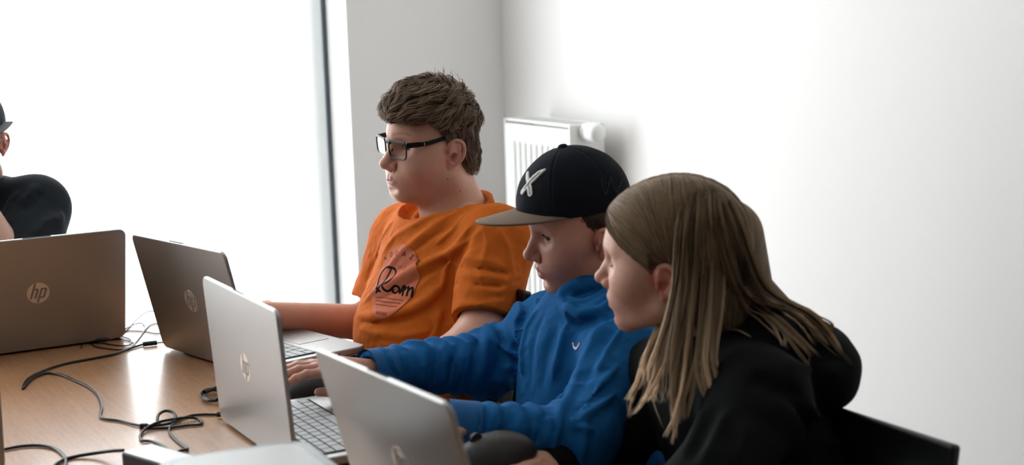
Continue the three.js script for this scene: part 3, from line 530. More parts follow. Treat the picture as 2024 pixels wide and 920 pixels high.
// ---------------------------------------------------------------- boy in the orange T-shirt
{
  const M = headMatrix(864, 280, 2.88, -59, -1.0, -4.0, 0.985), W = L2W(M), inv = M.clone().invert();
  const nb = P(897, 424, 2.895), shL = P(982, 482, 2.76), shR = P(800, 468, 3.03), elL = P(950, 672, 2.67), wrL = P(812, 740, 2.66), elR = P(742, 640, 3.02), wrR = P(505, 622, 2.87);
  const hip = P(880, 800, 2.88), p = thing('person', 'boy in orange T-shirt and dark glasses, sitting back at his laptop', 'person', [hip.x, 0, hip.z]);
  const F = { fat: 1.1, jaw: 0.007, back: 0.060, wide: 0.0715, top: 0.097, nose: 1.02, lips: 0.9, eye: 0.0052, chin: -0.008, skin: [0.60, 0.315, 0.215], lip: [0.47, 0.19, 0.16], earTint: [0.62, 0.28, 0.21], browColor: [0.16, 0.10, 0.07], ear: { c: [0.0700, -0.014, 0.006], s: 0.90 }, moles: [], gaze: [0.38, 0.05] };
  const nbl = nb.clone().applyMatrix4(inv); F.neck = cone([0, -0.050, -0.008], [nbl.x, nbl.y, nbl.z], 0.050, 0.066);
  F.under = ellipsoid([0, -0.078, 0.034], [0.042, 0.024, 0.044]);
  F.lo = [-0.1, -0.19, -0.12];
  const hf = worldField(headField(F), M);
  for (const [x, y] of [[885, 355], [909.5, 377.5]]) { const h = sightHit(hf, x, y); if (h) { const l = h.applyMatrix4(inv); F.moles.push([l.x, l.y, l.z, 0.0016]); } }
  const tone = F.skin, body = [headMesh(F, M)];
  const flesh = union([cone(nb, P(880, 560, 2.9), 0.05, 0.09), cone(P(880, 560, 2.9), hip, 0.10, 0.12), chain([shR, nb, shL], [0.035, 0.04, 0.035]), cone(shL, elL, 0.045, 0.039), cone(elL, wrL, 0.042, 0.027), cone(shR, elR, 0.044, 0.037), cone(elR, wrR, 0.037, 0.025)], 0.03);
  const [lo, hi] = boundsOf([nb, shL, shR, elL, wrL, elR, wrR, hip], 0.13), fb = netMesh(flesh, lo, hi, 0.008);
  body.push(colorize(fb, (x, y, z) => { const n = 1 + 0.04 * noise(x * 60, y * 60, z * 60) + 0.03 * noise(x * 200, y * 200, z * 200); return [tone[0] * n * 1.02, tone[1] * n * 0.97, tone[2] * n * 0.95]; }));
  body.push(handMesh(wrR, P(440, 640, 2.80).sub(wrR), UP, 1, 0.95, tone), handMesh(wrL, P(740, 775, 2.64).sub(wrL), UP, -1, 0.95, tone));
  mesh('body', seat(p, mergeC(body)), skinMat, p);
  addEyes(p, M, F, std({ color: 0x42525c, roughness: 0.15 }));
  addLashes(p, M, F, [0.05, 0.03, 0.02]);
  // T-shirt
  const sleeve = (a, b, r1, r2, hem) => { const ax = b.clone().sub(a), solid = cut(cone(a, b, r1, r2), hem, ax), hollow = cut(cone(a, b, r1 - 0.014, r2 - 0.0125), hem.clone().addScaledVector(ax.clone().normalize(), 0.05), ax), start = hem.clone().addScaledVector(ax.clone().normalize(), -0.022), n = ax.clone().normalize(); return { solid, hollow: (x, y, z) => Math.max(hollow(x, y, z), -((x - start.x) * n.x + (y - start.y) * n.y + (z - start.z) * n.z)) }; };
  const sL = sleeve(shL, elL, 0.070, 0.055, P(938, 634, 2.69)), sR = sleeve(shR, elR, 0.064, 0.062, P(745, 598, 3.02));
  const torso = union([ellipsoid(P(884, 545, 2.905), [0.162, 0.165, 0.122], SIDE), ellipsoid(P(850, 655, 2.885), [0.160, 0.130, 0.142], SIDE), ellipsoid(P(868, 790, 2.885), [0.165, 0.13, 0.135], SIDE), chain([shR, P(893, 478, 2.90), shL], [0.052, 0.056, 0.054])], 0.055);
  const yoke = cone(P(903, 400, 2.897), P(898, 482, 2.90), 0.062, 0.092);
  const neckHole = cone(P(880, 360, 2.885), P(896, 436, 2.893), 0.055, 0.0585), neckTop = P(899, 411, 2.894), up = V(0, 1, 0).addScaledVector(N, -0.33).addScaledVector(T, 0.04).normalize();
  const nearNeck = ball(P(888, 390, 2.89), 0.100);
  let shirt = (x, y, z) => {
    let d = smin(smin(torso(x, y, z), yoke(x, y, z), 0.03), sL.solid(x, y, z), 0.035); d = smin(d, sR.solid(x, y, z), 0.035);
    d = smax(d, -Math.max(-((x - neckTop.x) * up.x + (y - neckTop.y) * up.y + (z - neckTop.z) * up.z), nearNeck(x, y, z)), 0.004);
    d = Math.max(d, -neckHole(x, y, z)); return Math.max(d, -sL.hollow(x, y, z), -sR.hollow(x, y, z));
  };
  const c = (w, h, ...l) => [px(shirt, l, 2, 3.4), w * 0.72, h * (h > 0 ? 2.1 : 1.3)];
  const base = shirt;
  shirt = creased(base, [
    c(0.010, 0.008, [955, 455], [905, 490], [860, 512], [815, 536], [775, 560], [740, 580], [722, 595]), c(0.009, -0.006, [930, 490], [880, 520], [830, 550], [785, 575], [745, 597]),
    c(0.012, 0.010, [878, 560], [850, 590], [815, 612], [775, 624], [738, 628], [712, 624]), c(0.010, -0.009, [872, 590], [845, 612], [805, 630], [760, 638], [715, 636]),
    c(0.008, 0.006, [905, 420], [870, 440], [830, 468], [795, 500], [765, 535]), c(0.008, -0.005, [900, 440], [860, 465], [815, 500]),
    c(0.008, 0.005, [860, 425], [820, 445], [780, 470], [755, 505]), c(0.007, 0.004, [930, 415], [895, 455], [862, 482]),
    c(0.013, -0.019, [938, 452], [912, 492], [893, 535], [884, 580], [884, 632]), c(0.008, 0.005, [928, 448], [900, 490], [880, 535], [874, 585]),
    c(0.007, 0.005, [915, 512], [955, 516], [1000, 530]), c(0.007, 0.005, [905, 545], [950, 548], [1000, 556], [1030, 545]), c(0.006, -0.004, [905, 530], [960, 533], [1010, 545]), c(0.007, 0.005, [892, 575], [930, 582], [985, 578], [1022, 562]), c(0.006, -0.004, [898, 560], [950, 565], [1000, 568]),
    c(0.006, 0.004, [900, 600], [945, 604], [1000, 596]), c(0.003, -0.003, [888, 617], [930, 621], [985, 620]), c(0.008, 0.005, [985, 450], [1005, 490], [1012, 540], [1000, 590]), c(0.007, 0.004, [955, 440], [965, 480], [955, 520]),
    c(0.010, 0.005, [850, 655], [800, 665], [750, 660], [712, 650]), c(0.010, 0.005, [860, 690], [810, 690], [755, 682]), c(0.009, -0.004, [868, 640], [840, 672], [815, 700]), c(0.009, 0.004, [872, 612], [862, 650], [845, 690]),
    c(0.006, 0.004, [775, 440], [757, 470], [742, 505]), c(0.006, -0.003, [748, 500], [732, 530], [722, 560]),
  ]);
  const fine = shirt; shirt = (x, y, z) => { const d = fine(x, y, z); return d > 0.03 ? d : d - 0.0016 * noise(x * 38, y * 38, z * 38) - 0.0009 * noise(x * 90, y * 90, z * 90); };
  const [sl, sh] = boundsOf([P(690, 400, 2.9), P(1050, 700, 2.9), shL, shR, elL, elR, hip, P(900, 380, 2.9)], 0.17);
  const orange = clothOf(0.52, 0.115, 0.012, { sheen: 0.1 });
  const tee = mesh('t_shirt', netMesh(shirt, sl, sh, 0.004), orange, p);
  // ribbed collar round the neck opening
  const collar = []; const nc = P(897, 424, 2.894);
  for (let i = 0; i <= 28; i++) {
    const a = i / 28 * Math.PI * 2, o = V().addScaledVector(T, Math.cos(a)).addScaledVector(N, -Math.sin(a)); let q = null;
    for (let r = 0.058; r < 0.078; r += 0.002) { q = nc.clone().addScaledVector(o, r); q.y = neckTop.y - ((q.x - neckTop.x) * up.x + (q.z - neckTop.z) * up.z) / up.y - 0.002; if (smin(torso(q.x, q.y, q.z), yoke(q.x, q.y, q.z), 0.03) > -0.004) break; }
    collar.push(q);
  }
  collar.pop();
  mesh('collar', seat(p, new THREE.TubeGeometry(new THREE.CatmullRomCurve3(collar, true), 120, 0.0078, 10, true)), orange, tee);
  // print on the chest: worn pink disc, arched capitals and a black script word
  const cv = document.createElement('canvas'); cv.width = 512; cv.height = 640; const k = cv.getContext('2d'); k.clearRect(0, 0, 512, 640);
  k.fillStyle = 'rgba(196,112,84,0.92)'; k.beginPath(); k.ellipse(256, 330, 205, 280, 0, 0, 7); k.fill();
  k.strokeStyle = 'rgba(206,98,44,0.9)'; for (let i = 0; i < 46; i++) { const x = 60 + rnd() * 390, y = 70 + rnd() * 500; k.lineWidth = 1 + rnd() * 3; k.beginPath(); k.moveTo(x, y); k.lineTo(x + rr(-10, 10), y + rr(20, 70)); k.stroke(); }
  k.fillStyle = '#4a2013'; k.font = 'bold 54px sans-serif'; k.textAlign = 'center'; 'NORAZE'.split('').forEach((ch, i) => { k.save(); const a = (i - 2.5) * 0.24; k.translate(256 + Math.sin(a) * 300, 440 - Math.cos(a) * 300); k.rotate(a); k.fillText(ch, 0, 0); k.restore(); });
  k.font = '44px sans-serif'; k.fillStyle = 'rgba(90,40,25,0.8)'; k.fillText('MUE', 300, 245);
  k.strokeStyle = '#17110f'; k.lineWidth = 19; k.lineCap = k.lineJoin = 'round';
  k.beginPath(); k.moveTo(160, 420); k.bezierCurveTo(40, 380, 70, 230, 180, 235); k.bezierCurveTo(290, 240, 270, 350, 165, 365); k.moveTo(190, 245); k.bezierCurveTo(180, 300, 165, 350, 130, 430); k.moveTo(165, 365); k.bezierCurveTo(210, 430, 240, 420, 262, 385); k.stroke();
  k.lineWidth = 17; k.beginPath(); k.ellipse(290, 395, 26, 30, 0, 0, 7); k.stroke(); k.beginPath(); k.moveTo(316, 385); k.bezierCurveTo(335, 440, 350, 430, 362, 370); k.bezierCurveTo(350, 350, 330, 380, 345, 420); k.moveTo(366, 375); k.lineTo(372, 430); k.moveTo(374, 395); k.bezierCurveTo(395, 355, 408, 365, 410, 430); k.moveTo(412, 395); k.bezierCurveTo(432, 355, 446, 370, 450, 435); k.stroke();
  k.lineWidth = 5; k.strokeStyle = 'rgba(80,35,22,0.85)'; for (let i = 0; i < 3; i++) { k.beginPath(); k.moveTo(130 + i * 12, 470 + i * 26); k.lineTo(390 - i * 12, 470 + i * 26); k.stroke(); }
  k.font = 'bold 30px sans-serif'; k.fillStyle = 'rgba(70,30,20,0.9)'; k.fillText('MARNE', 258, 590);
  const pt = new THREE.CanvasTexture(cv); pt.colorSpace = THREE.SRGBColorSpace;
  tee.updateMatrixWorld(true);
  const at = sightHit(shirt, 776, 553), flat = new THREE.Mesh(tee.geometry); flat.updateMatrixWorld(true);
  const face = V().addScaledVector(N, -0.86).addScaledVector(T, 0.45).add(V(0, 0.12, 0)).normalize(), eul = new THREE.Euler().setFromRotationMatrix(frameOf(V(), face, UP));
  const dg = new DecalGeometry(flat, at, eul, V(0.135, 0.150, 0.16)), dp = dg.attributes.position, dn = dg.attributes.normal;
  for (let i = 0; i < dp.count; i++) dp.setXYZ(i, dp.getX(i) + dn.getX(i) * 0.0008, dp.getY(i) + dn.getY(i) * 0.0008, dp.getZ(i) + dn.getZ(i) * 0.0008);
  mesh('chest_print', seat(p, dg), std({ map: pt, transparent: true, roughness: 0.9, specularIntensity: 0.2, polygonOffset: true, polygonOffsetFactor: -2 }), tee);
  seat(p, tee.geometry);
  mesh('trousers', seat(p, netMesh(legsField(hip.clone().setY(0.56), 0.42, 0.12), ...boundsOf([hip, hip.clone().addScaledVector(N, -0.45).setY(0.05)], 0.24), 0.016)), clothOf(0.03, 0.035, 0.05), p);
  mesh('shoes', seat(p, netMesh(shoesField(hip, 0.42, 0.12), ...boundsOf([hip.clone().setY(0), hip.clone().addScaledVector(N, -0.62).setY(0.12)], 0.2), 0.012)), clothOf(0.05, 0.05, 0.055), p);
  // hair: a scalp shell under wavy locks combed forward from the crown
  const sk = headField(F), crown = V(0.0, 0.10, -0.035), hairTop = F.top, hc = [0.150, 0.097, 0.062];
  const line = (x, y, z) => { const ax = Math.abs(x); let h = z > 0.045 ? 0.052 - 0.10 * Math.max(0, ax - 0.045) : z > 0.018 ? 0.036 - 1.75 * (0.045 - z) * 0.55 : z > -0.024 ? 0.012 : -0.062 - 0.3 * (z + 0.05); return y - h; };
  const shellT = (x, y, z) => 0.004 + 0.013 * sstep(0.02, 0.085, y) + 0.004 * sstep(0.0, -0.06, z);
  const skc = union([ellipsoid([0, 0.030, (0.082 - F.back) / 2], [F.wide, F.top - 0.030, (0.082 + F.back) / 2]), ellipsoid([0, 0.022, 0.030], [0.062, 0.060, 0.068]), ellipsoid([0, -0.03, -0.030], [0.056, 0.06, 0.042])], 0.03);
  const shell = (x, y, z) => { const ax = Math.abs(x), b = skc(x, y, z) - shellT(x, y, z) - 0.0025 * noise(x * 70, y * 70, z * 70); let hl = z > 0.05 ? 0.056 : z > 0.026 ? 0.056 - (0.05 - z) * 1.3 : z > 0.006 ? -0.004 : z > -0.020 ? 0.014 : -0.066; const soft = -(y - hl); return smax(b, soft * 0.8, 0.006); };
  const hg = colorize(netMesh(shell, [-0.1, -0.09, -0.12], [0.1, 0.15, 0.13], 0.0035), (x, y, z) => { const n = 0.5 + 0.25 * noise(x * 260, y * 90, z * 120); return [hc[0] * n, hc[1] * n, hc[2] * n]; });
  const locks = [], outl = (q) => grad(shell, q);
  const flow = (r) => V(noise(r.x * 26 + 3, r.y * 26, r.z * 26), noise(r.x * 26, r.y * 26 + 9, r.z * 26) * 0.5, noise(r.x * 26, r.y * 26, r.z * 26 + 5));
  let clumps = 0;
  for (let i = 0; i < 9000 && clumps < 860; i++) {
    const a = rr(0, Math.PI * 2), e = Math.asin(rr(-0.75, 1)), q = i < 70 ? V(rr(-0.04, 0.04), 0.11, rr(-0.075, -0.01)) : V(Math.cos(e) * Math.sin(a) * 0.1, 0.03 + Math.sin(e) * 0.1, Math.cos(e) * Math.cos(a) * 0.1);
    for (let s = 0; s < 8; s++) q.addScaledVector(grad(shell, q), -shell(q.x, q.y, q.z) * 0.9);
    if (Math.abs(shell(q.x, q.y, q.z)) > 0.003 || line(q.x, q.y, q.z) < 0.004 || (Math.abs(q.x) > 0.056 && q.z > -0.012 && q.z < 0.034 && q.y < 0.016)) continue;
    clumps++;
    const topness = sstep(0.030, 0.075, q.y), len = q.y < 0.01 ? rr(0.016, 0.028) : rr(0.026, 0.036) + 0.026 * topness;
    const dir = (r) => { const d = r.clone().sub(crown).normalize(), fr = V(0.30, -0.15, 0.62).multiplyScalar(topness), dn = V(0, -1, -0.28).multiplyScalar(1 - topness); return d.multiplyScalar(0.45).add(fr).add(dn).add(flow(r).multiplyScalar(0.55 + 0.6 * topness)); };
    const hgt = rr(0.2, 1) * topness, wl = rr(2, 6), pts = comb(shell, q, len, dir, (u) => -0.003 + (0.003 + 0.013 * hgt) * Math.sin(u * 2.5) + 0.002 * u, 6, 0.005 * (0.25 + topness), wl), sh = rr(0.75, 1.3), tp = rr(1.2, 2.0), n = 11;
    for (let k = 0; k < n; k++) { const o = V(rr(-1, 1), rr(-1, 1), rr(-1, 1)).multiplyScalar(0.0052), cu = Math.floor(rr(5, 7.99)); locks.push({ pts: pts.slice(0, cu).map((v, j) => v.clone().addScaledVector(o, 1 - 0.72 * (j / 6) ** 1.5)), r: rr(0.0005, 0.0011), out: outl, shade: tint(hc.map((v) => v * sh), 0.15), tipShade: tint([hc[0] * tp, hc[1] * tp * 0.97, hc[2] * tp * 0.93], 0.15), tip: 2.2 }); }
  }
  for (let i = 0; i < 70; i++) { const q = V(rr(-0.03, 0.03), 0.106, rr(-0.04, 0.01)), h = [q]; let v = V(rr(-0.4, 0.4), 1, rr(-0.2, 0.7)), r = q.clone(); for (let s = 0; s < 5; s++) { r = r.clone().addScaledVector(v.normalize(), 0.0075); h.push(r); v.add(V(rr(-0.2, 0.2), -0.34, rr(-0.1, 0.3))); } locks.push({ pts: h, r: rr(0.0004, 0.0011), out: outl, shade: tint(hc, 0.2), tipShade: tint([0.24, 0.165, 0.11], 0.2) }); }
  for (let i = 0; i < 60; i++) { const x = rr(-0.05, 0.05), q = V(x, 0.066 - 4 * x * x, 0.094 - 8 * x * x), h = [q, q.clone().add(V(rr(-0.006, 0.006), rr(0.0, 0.007), rr(0.0, 0.006))), q.clone().add(V(rr(-0.01, 0.01), rr(-0.012, 0.004), rr(0.0, 0.008)))]; locks.push({ pts: h, r: rr(0.0008, 0.0018), out: outl, shade: tint(hc, 0.2), tipShade: tint([0.22, 0.15, 0.10], 0.2), seg: 6 }); }
  for (const x of [0.008, 0.013, 0.02]) { const q = V(x, 0.064, 0.093); locks.push({ pts: [q, V(x + 0.001, 0.052, 0.100), V(x + 0.002, 0.036 + x * 0.3, 0.0985)], r: 0.0006, out: outl, shade: [0.26, 0.16, 0.10] }); }
  mesh('hair', seat(p, mergeC([hg, lockGeo(locks, 0.002, 4, 7)]).applyMatrix4(M)), hairMat, p);
  // glasses
  const gl = new THREE.Group(); gl.name = 'glasses'; p.add(gl); const frm = std({ color: 0x0b0d10, roughness: 0.42, specularIntensity: 0.5 }), lensMat = std({ color: 0xffffff, transmission: 1, thickness: 0, roughness: 0.02, ior: 2.3 });
  const put = (g) => seat(p, g.applyMatrix4(M)), rim = [];
  for (const s of [1, -1]) {
    const tilt = new THREE.Matrix4().makeTranslation(s * 0.0335, -0.006, 0.1015).multiply(new THREE.Matrix4().makeRotationFromEuler(new THREE.Euler(0.10, s * 0.16, 0))), hw = 0.0262, hh = 0.0160;
    const out = (g0, k0, bias) => { const a = []; for (let i = 0; i < 40; i++) { const t = i / 40 * Math.PI * 2, cx = Math.cos(t), sy = Math.sin(t), n = 4.2, rr_ = Math.pow(Math.abs(cx) ** n + Math.abs(sy) ** n, -1 / n); const tx = (hw + g0) * cx * rr_ * (1 - 0.06 * (sy < 0 ? -sy : 0)), ty = (hh + g0) * sy * rr_; a.push(V(tx, ty, 0)); } return a; };
    mesh('rim', put(new THREE.TubeGeometry(new THREE.CatmullRomCurve3(out(0.0008), true), 80, 0.0016, 8, true).applyMatrix4(tilt)), frm, gl);
    mesh('brow_bar', put(rbox(0.051, 0.0044, 0.0026, 0.0012, 0, hh + 0.0004, 0.0002).applyMatrix4(tilt)), frm, gl);
    const ls = new THREE.Shape(out(0).map((v) => new THREE.Vector2(v.x, v.y)));
    mesh('lens', put(new THREE.ShapeGeometry(ls).applyMatrix4(tilt)), lensMat, gl);
    const h0 = V(s * 0.0615, 0.006, 0.0965), h1 = V(s * 0.0725, 0.0095, 0.062), h2 = V(s * 0.0765, 0.019, 0.006), h3 = V(s * 0.0745, 0.004, -0.016), crv = new THREE.CatmullRomCurve3([h0, h1, h2, h3]), arm = [];
    for (let i = 0; i < 14; i++) { const a = crv.getPoint(i / 14), b = crv.getPoint((i + 1) / 14), l = a.distanceTo(b), hgt = i < 3 ? 0.0098 : 0.0090 - 0.0002 * i; arm.push(rbox(0.0030, hgt, l + 0.002, 0.0012, 0, 0, 0, 1).applyMatrix4(frameOf(a.clone().add(b).multiplyScalar(0.5), b.clone().sub(a), UP))); }
    mesh('temple_arm', put(merge(arm)), frm, gl);
    mesh('temple_mark', put(box(0.0034, 0.0055, 0.0022).applyMatrix4(frameOf(crv.getPoint(0.30), crv.getTangent(0.30), UP))), std({ color: 0xb9bcc0, metalness: 0.9, roughness: 0.3 }), gl);
    mesh('nose_pad', put(new THREE.SphereGeometry(0.0034, 12, 8).scale(0.5, 1.3, 0.9).translate(s * 0.0085, -0.010, 0.0985)), frm, gl);
  }
  mesh('bridge', put(rbox(0.0155, 0.0048, 0.0034, 0.0015, 0, 0.0045, 0.1035)), frm, gl);
}

// ---------------------------------------------------------------- boy in the blue hoodie and cap
{
  const M = headMatrix(1163.2, 437, 2.45, -79, 9.1, -7.9, 0.94), inv = M.clone().invert();
  const nb = P(1178, 618, 2.47), shL = P(1238, 700, 2.34), shR = P(1092, 648, 2.60), elL = P(1150, 872, 2.18), wrL = P(925, 842, 2.13), elR = P(968, 722, 2.58), wrR = P(718, 738, 2.415), hip = P(1225, 1010, 2.47);
  const p = thing('person', 'boy in blue hoodie and black cap, holding a computer mouse', 'person', [hip.x, 0, hip.z]);
  const F = { fat: 0.35, back: 0.058, wide: 0.069, top: 0.096, nose: 0.98, lips: 1.08, open: 0.0010, eye: 0.0046, skin: [0.54, 0.265, 0.185], lip: [0.42, 0.15, 0.125], earTint: [0.60, 0.22, 0.16], browColor: [0.10, 0.06, 0.04], browStrength: 0.5, ear: { c: [0.0705, -0.020, -0.004], s: 0.86 }, gaze: [0.42, 0.2] };
  const nbl = nb.clone().applyMatrix4(inv); F.neck = cone([0, -0.052, -0.014], [nbl.x, nbl.y, nbl.z], 0.045, 0.050); F.lo = [-0.1, -0.2, -0.13];
  const tone = F.skin, body = [headMesh(F, M)];
  const flesh = union([cone(nb, P(1165, 760, 2.47), 0.045, 0.08), cone(P(1165, 760, 2.47), hip, 0.09, 0.11), chain([shR, nb, shL], [0.03, 0.035, 0.03]), cone(shL, elL, 0.035, 0.03), cone(elL, wrL, 0.031, 0.021), cone(shR, elR, 0.035, 0.03), cone(elR, wrR, 0.031, 0.022)], 0.03);
  const [lo, hi] = boundsOf([nb, shL, shR, elL, wrL, elR, wrR, hip], 0.12);
  const toneAt = (x, y, z) => { const n = 1 + 0.05 * noise(x * 80, y * 80, z * 80); return [tone[0] * n, tone[1] * n, tone[2] * n]; };
  body.push(colorize(netMesh(flesh, lo, hi, 0.009), toneAt));
  const hR = P(672, 726, 2.385), hF = P(575, 757, 2.345).sub(hR);
  body.push(handMesh(wrR.clone().lerp(hR, 0.45), P(585, 727, 2.35).sub(wrR), UP.clone().addScaledVector(T, 0.12), 1, 0.86, tone, [[0.24, 0.26, 0.28, 0.34], 0.10, [0.012, -0.034, 0.050]]));
  body.push(handMesh(wrL, P(820, 860, 2.10).sub(wrL), UP, -1, 0.86, tone));
  mesh('body', seat(p, mergeC(body)), skinMat, p);
  addEyes(p, M, F, std({ color: 0x2e2016, roughness: 0.15 }));
  addLashes(p, M, F, [0.04, 0.025, 0.02]);
  // hoodie
  const arm = (a, e, w, r) => union([cone(a, e, r[0], r[1]), cone(e, w, r[1], r[2])], 0.03);
  const aR = arm(shR, elR, P(735, 732, 2.425), [0.062, 0.052, 0.034]), aL = arm(shL, elL, P(905, 842, 2.135), [0.064, 0.049, 0.034]);
  const cutR = P(722, 734, 2.42), nR = cutR.clone().sub(elR).normalize(), cutL = P(880, 838, 2.13), nL = cutL.clone().sub(elL).normalize();
  const torso = union([ellipsoid(P(1162, 745, 2.475), [0.135, 0.165, 0.108], SIDE), ellipsoid(P(1170, 890, 2.48), [0.138, 0.15, 0.115], SIDE), ellipsoid(P(1215, 1010, 2.48), [0.145, 0.12, 0.13], SIDE), chain([shR, P(1182, 668, 2.475), shL], [0.056, 0.050, 0.058])], 0.05);
  const holeR = cone(elR, wrR, 0.03, 0.0235), holeL = cone(elL, wrL, 0.03, 0.0235);
  const ring = []; for (let i = 0; i <= 14; i++) { const a = (i / 14) * Math.PI * 2; ring.push(P(1184, 618, 2.475).addScaledVector(T, Math.cos(a) * 0.066).addScaledVector(N, -Math.sin(a) * 0.064).add(V(0, -0.020 * Math.sin(a) + 0.004 * Math.cos(a * 3), 0))); }
  const hood = union([curved(ring, [0.024, 0.027, 0.022, 0.026, 0.021, 0.024, 0.027, 0.029, 0.032, 0.034, 0.034, 0.032, 0.030, 0.027, 0.024]), ellipsoid(P(1285, 640, 2.50), [0.10, 0.075, 0.055], SIDE)], 0.03);
  const seatOn = (x, y, d) => { const h = sightHit((a, b, e) => torso(a, b, e), x, y, 1.8, 3); if (!h) return P(x, y, d); const hd = h.clone().sub(CAM).dot(rayDir(1012, 460)); return P(x, y, Math.min(d, hd - 0.002)); };
  const rolls = [curved([seatOn(1112, 592, 2.47), seatOn(1119, 607, 2.435), seatOn(1138, 621, 2.41), seatOn(1170, 620, 2.395), seatOn(1202, 604, 2.388), seatOn(1232, 582, 2.395), seatOn(1264, 564, 2.43), seatOn(1292, 562, 2.48)], [0.012, 0.015, 0.017, 0.019, 0.021, 0.023, 0.025, 0.026]), curved([seatOn(1120, 580, 2.475), seatOn(1131, 595, 2.445), seatOn(1150, 603, 2.425), seatOn(1180, 594, 2.413), seatOn(1210, 573, 2.413), seatOn(1240, 556, 2.43)], [0.009, 0.011, 0.012, 0.013, 0.014, 0.014]), curved([seatOn(1112, 592, 2.47), seatOn(1118, 580, 2.51), seatOn(1150, 566, 2.54), seatOn(1200, 560, 2.54)], [0.013, 0.016, 0.018, 0.02])];
  const neckHole = cone(P(1165, 540, 2.455), P(1179, 640, 2.47), 0.050, 0.052);
  const plane = (x, y, z, o, n) => (x - o.x) * n.x + (y - o.y) * n.y + (z - o.z) * n.z;
  const base = (x, y, z) => {
    let d = torso(x, y, z), r = smax(aR(x, y, z), plane(x, y, z, cutR, nR), 0.004), l = smax(aL(x, y, z), plane(x, y, z, cutL, nL), 0.004);
    r = Math.max(r, -Math.max(holeR(x, y, z), -plane(x, y, z, cutR, nR) - 0.02)); l = Math.max(l, -Math.max(holeL(x, y, z), -plane(x, y, z, cutL, nL) - 0.02));
    d = smin(d, r, 0.03); d = smin(d, l, 0.03); d = smin(d, hood(x, y, z), 0.008); d = Math.max(d, -neckHole(x, y, z)); for (const r of rolls) d = smin(d, r(x, y, z), 0.005); return d;
  };
  const c = (w, h, ...l) => [px(base, l, 1.8, 3), w * 0.7, h * 1.9];
  let hoodie = creased(base, [
    c(0.010, 0.008, [1060, 612], [1040, 650], [1030, 700], [1030, 745]), c(0.009, -0.007, [1075, 615], [1055, 660], [1045, 720], [1040, 780]),
    c(0.009, 0.007, [1000, 640], [1010, 680], [1005, 730], [985, 765]), c(0.008, -0.006, [985, 655], [990, 700], [975, 750]), c(0.008, 0.008, [962, 650], [960, 690], [945, 740], [930, 775]), c(0.008, -0.006, [945, 668], [938, 710], [920, 755]),
    c(0.008, 0.008, [925, 672], [915, 710], [900, 755]), c(0.007, -0.006, [905, 680], [892, 720], [878, 765]), c(0.008, 0.008, [875, 682], [880, 715], [870, 765]), c(0.007, -0.005, [858, 690], [858, 730], [850, 770]), c(0.007, 0.006, [840, 688], [838, 725], [835, 760]), c(0.007, 0.006, [800, 696], [812, 725], [820, 752]), c(0.006, -0.005, [788, 700], [798, 728], [805, 748]),
    c(0.006, 0.006, [765, 700], [780, 725], [792, 745]), c(0.003, -0.004, [752, 704], [764, 724], [772, 748]),
    c(0.010, 0.007, [1120, 640], [1105, 690], [1092, 750], [1085, 820]), c(0.010, -0.006, [1100, 640], [1078, 700], [1065, 780]), c(0.010, 0.008, [1205, 625], [1175, 665], [1150, 715], [1130, 770], [1105, 815]), c(0.009, -0.007, [1215, 650], [1185, 690], [1160, 745], [1130, 800]),
    c(0.009, 0.006, [1235, 640], [1200, 690], [1180, 735]), c(0.009, 0.006, [1225, 720], [1190, 760], [1160, 800], [1140, 815]), c(0.009, 0.007, [1215, 780], [1175, 810], [1145, 830]), c(0.008, -0.006, [1200, 760], [1165, 795], [1125, 820]),
    c(0.007, 0.006, [1130, 825], [1140, 845], [1175, 852]), c(0.008, 0.006, [1085, 822], [1090, 845], [1080, 880]), c(0.007, -0.006, [1065, 820], [1068, 850], [1055, 885]), c(0.008, 0.007, [1035, 815], [1040, 845], [1025, 880]), c(0.007, 0.006, [985, 805], [985, 840], [970, 875]), c(0.004, -0.004, [955, 800], [960, 835], [952, 872]), c(0.006, 0.005, [940, 800], [945, 830], [936, 866]),
    c(0.013, 0.012, [1117, 592], [1124, 610], [1145, 622], [1185, 615], [1215, 596], [1240, 575]), c(0.008, -0.010, [1126, 588], [1146, 603], [1182, 598], [1222, 574]), c(0.005, -0.006, [1115, 585], [1122, 605], [1128, 630]), c(0.009, -0.009, [1118, 618], [1145, 640], [1185, 636], [1225, 614]),
  ]);
  // cloth bunched across the sleeves
  const bunch = (a, b, n, A, off) => { const ax = b.clone().sub(a), l2 = ax.lengthSq(); return (x, y, z) => { const t = ((x - a.x) * ax.x + (y - a.y) * ax.y + (z - a.z) * ax.z) / l2; if (t < -0.05 || t > 1.02) return 0; const qx = a.x + ax.x * t - x, qy = a.y + ax.y * t - y, qz = a.z + ax.z * t - z; if (qx * qx + qy * qy + qz * qz > 0.006) return 0; const w = 0.5 + 0.5 * Math.sin(6.2832 * (t * n + 0.85 * noise(x * 16 + off, y * 16, z * 16))); return A * w * w * (0.5 + 0.5 * noise(x * 11, y * 11 + off, z * 11)) * sstep(1.0, 0.88, t) * sstep(-0.05, 0.1, t); }; };
  const bu = [bunch(elR, wrR, 7, 0.013, 1), bunch(shR, elR, 3.2, 0.012, 4), bunch(elL, wrL, 5, 0.012, 8), bunch(shL, elL, 3, 0.010, 12)];
  const fine = hoodie; hoodie = (x, y, z) => { const d = fine(x, y, z); if (d > 0.03) return d; let s = 0; for (const f of bu) s += f(x, y, z); return d - s + 0.003 - 0.0018 * noise(x * 34, y * 34, z * 34) - 0.0007 * noise(x * 120, y * 120, z * 120); };
  const blue = clothOf(0.007, 0.092, 0.26, { sheen: 0.5 });
  const [sl, sh] = boundsOf([P(690, 700, 2.42), shL, shR, elL, wrL, hip, P(1180, 560, 2.47)], 0.15);
  const h = mesh('hoodie', seat(p, netMesh(hoodie, sl, sh, 0.004)), blue, p);
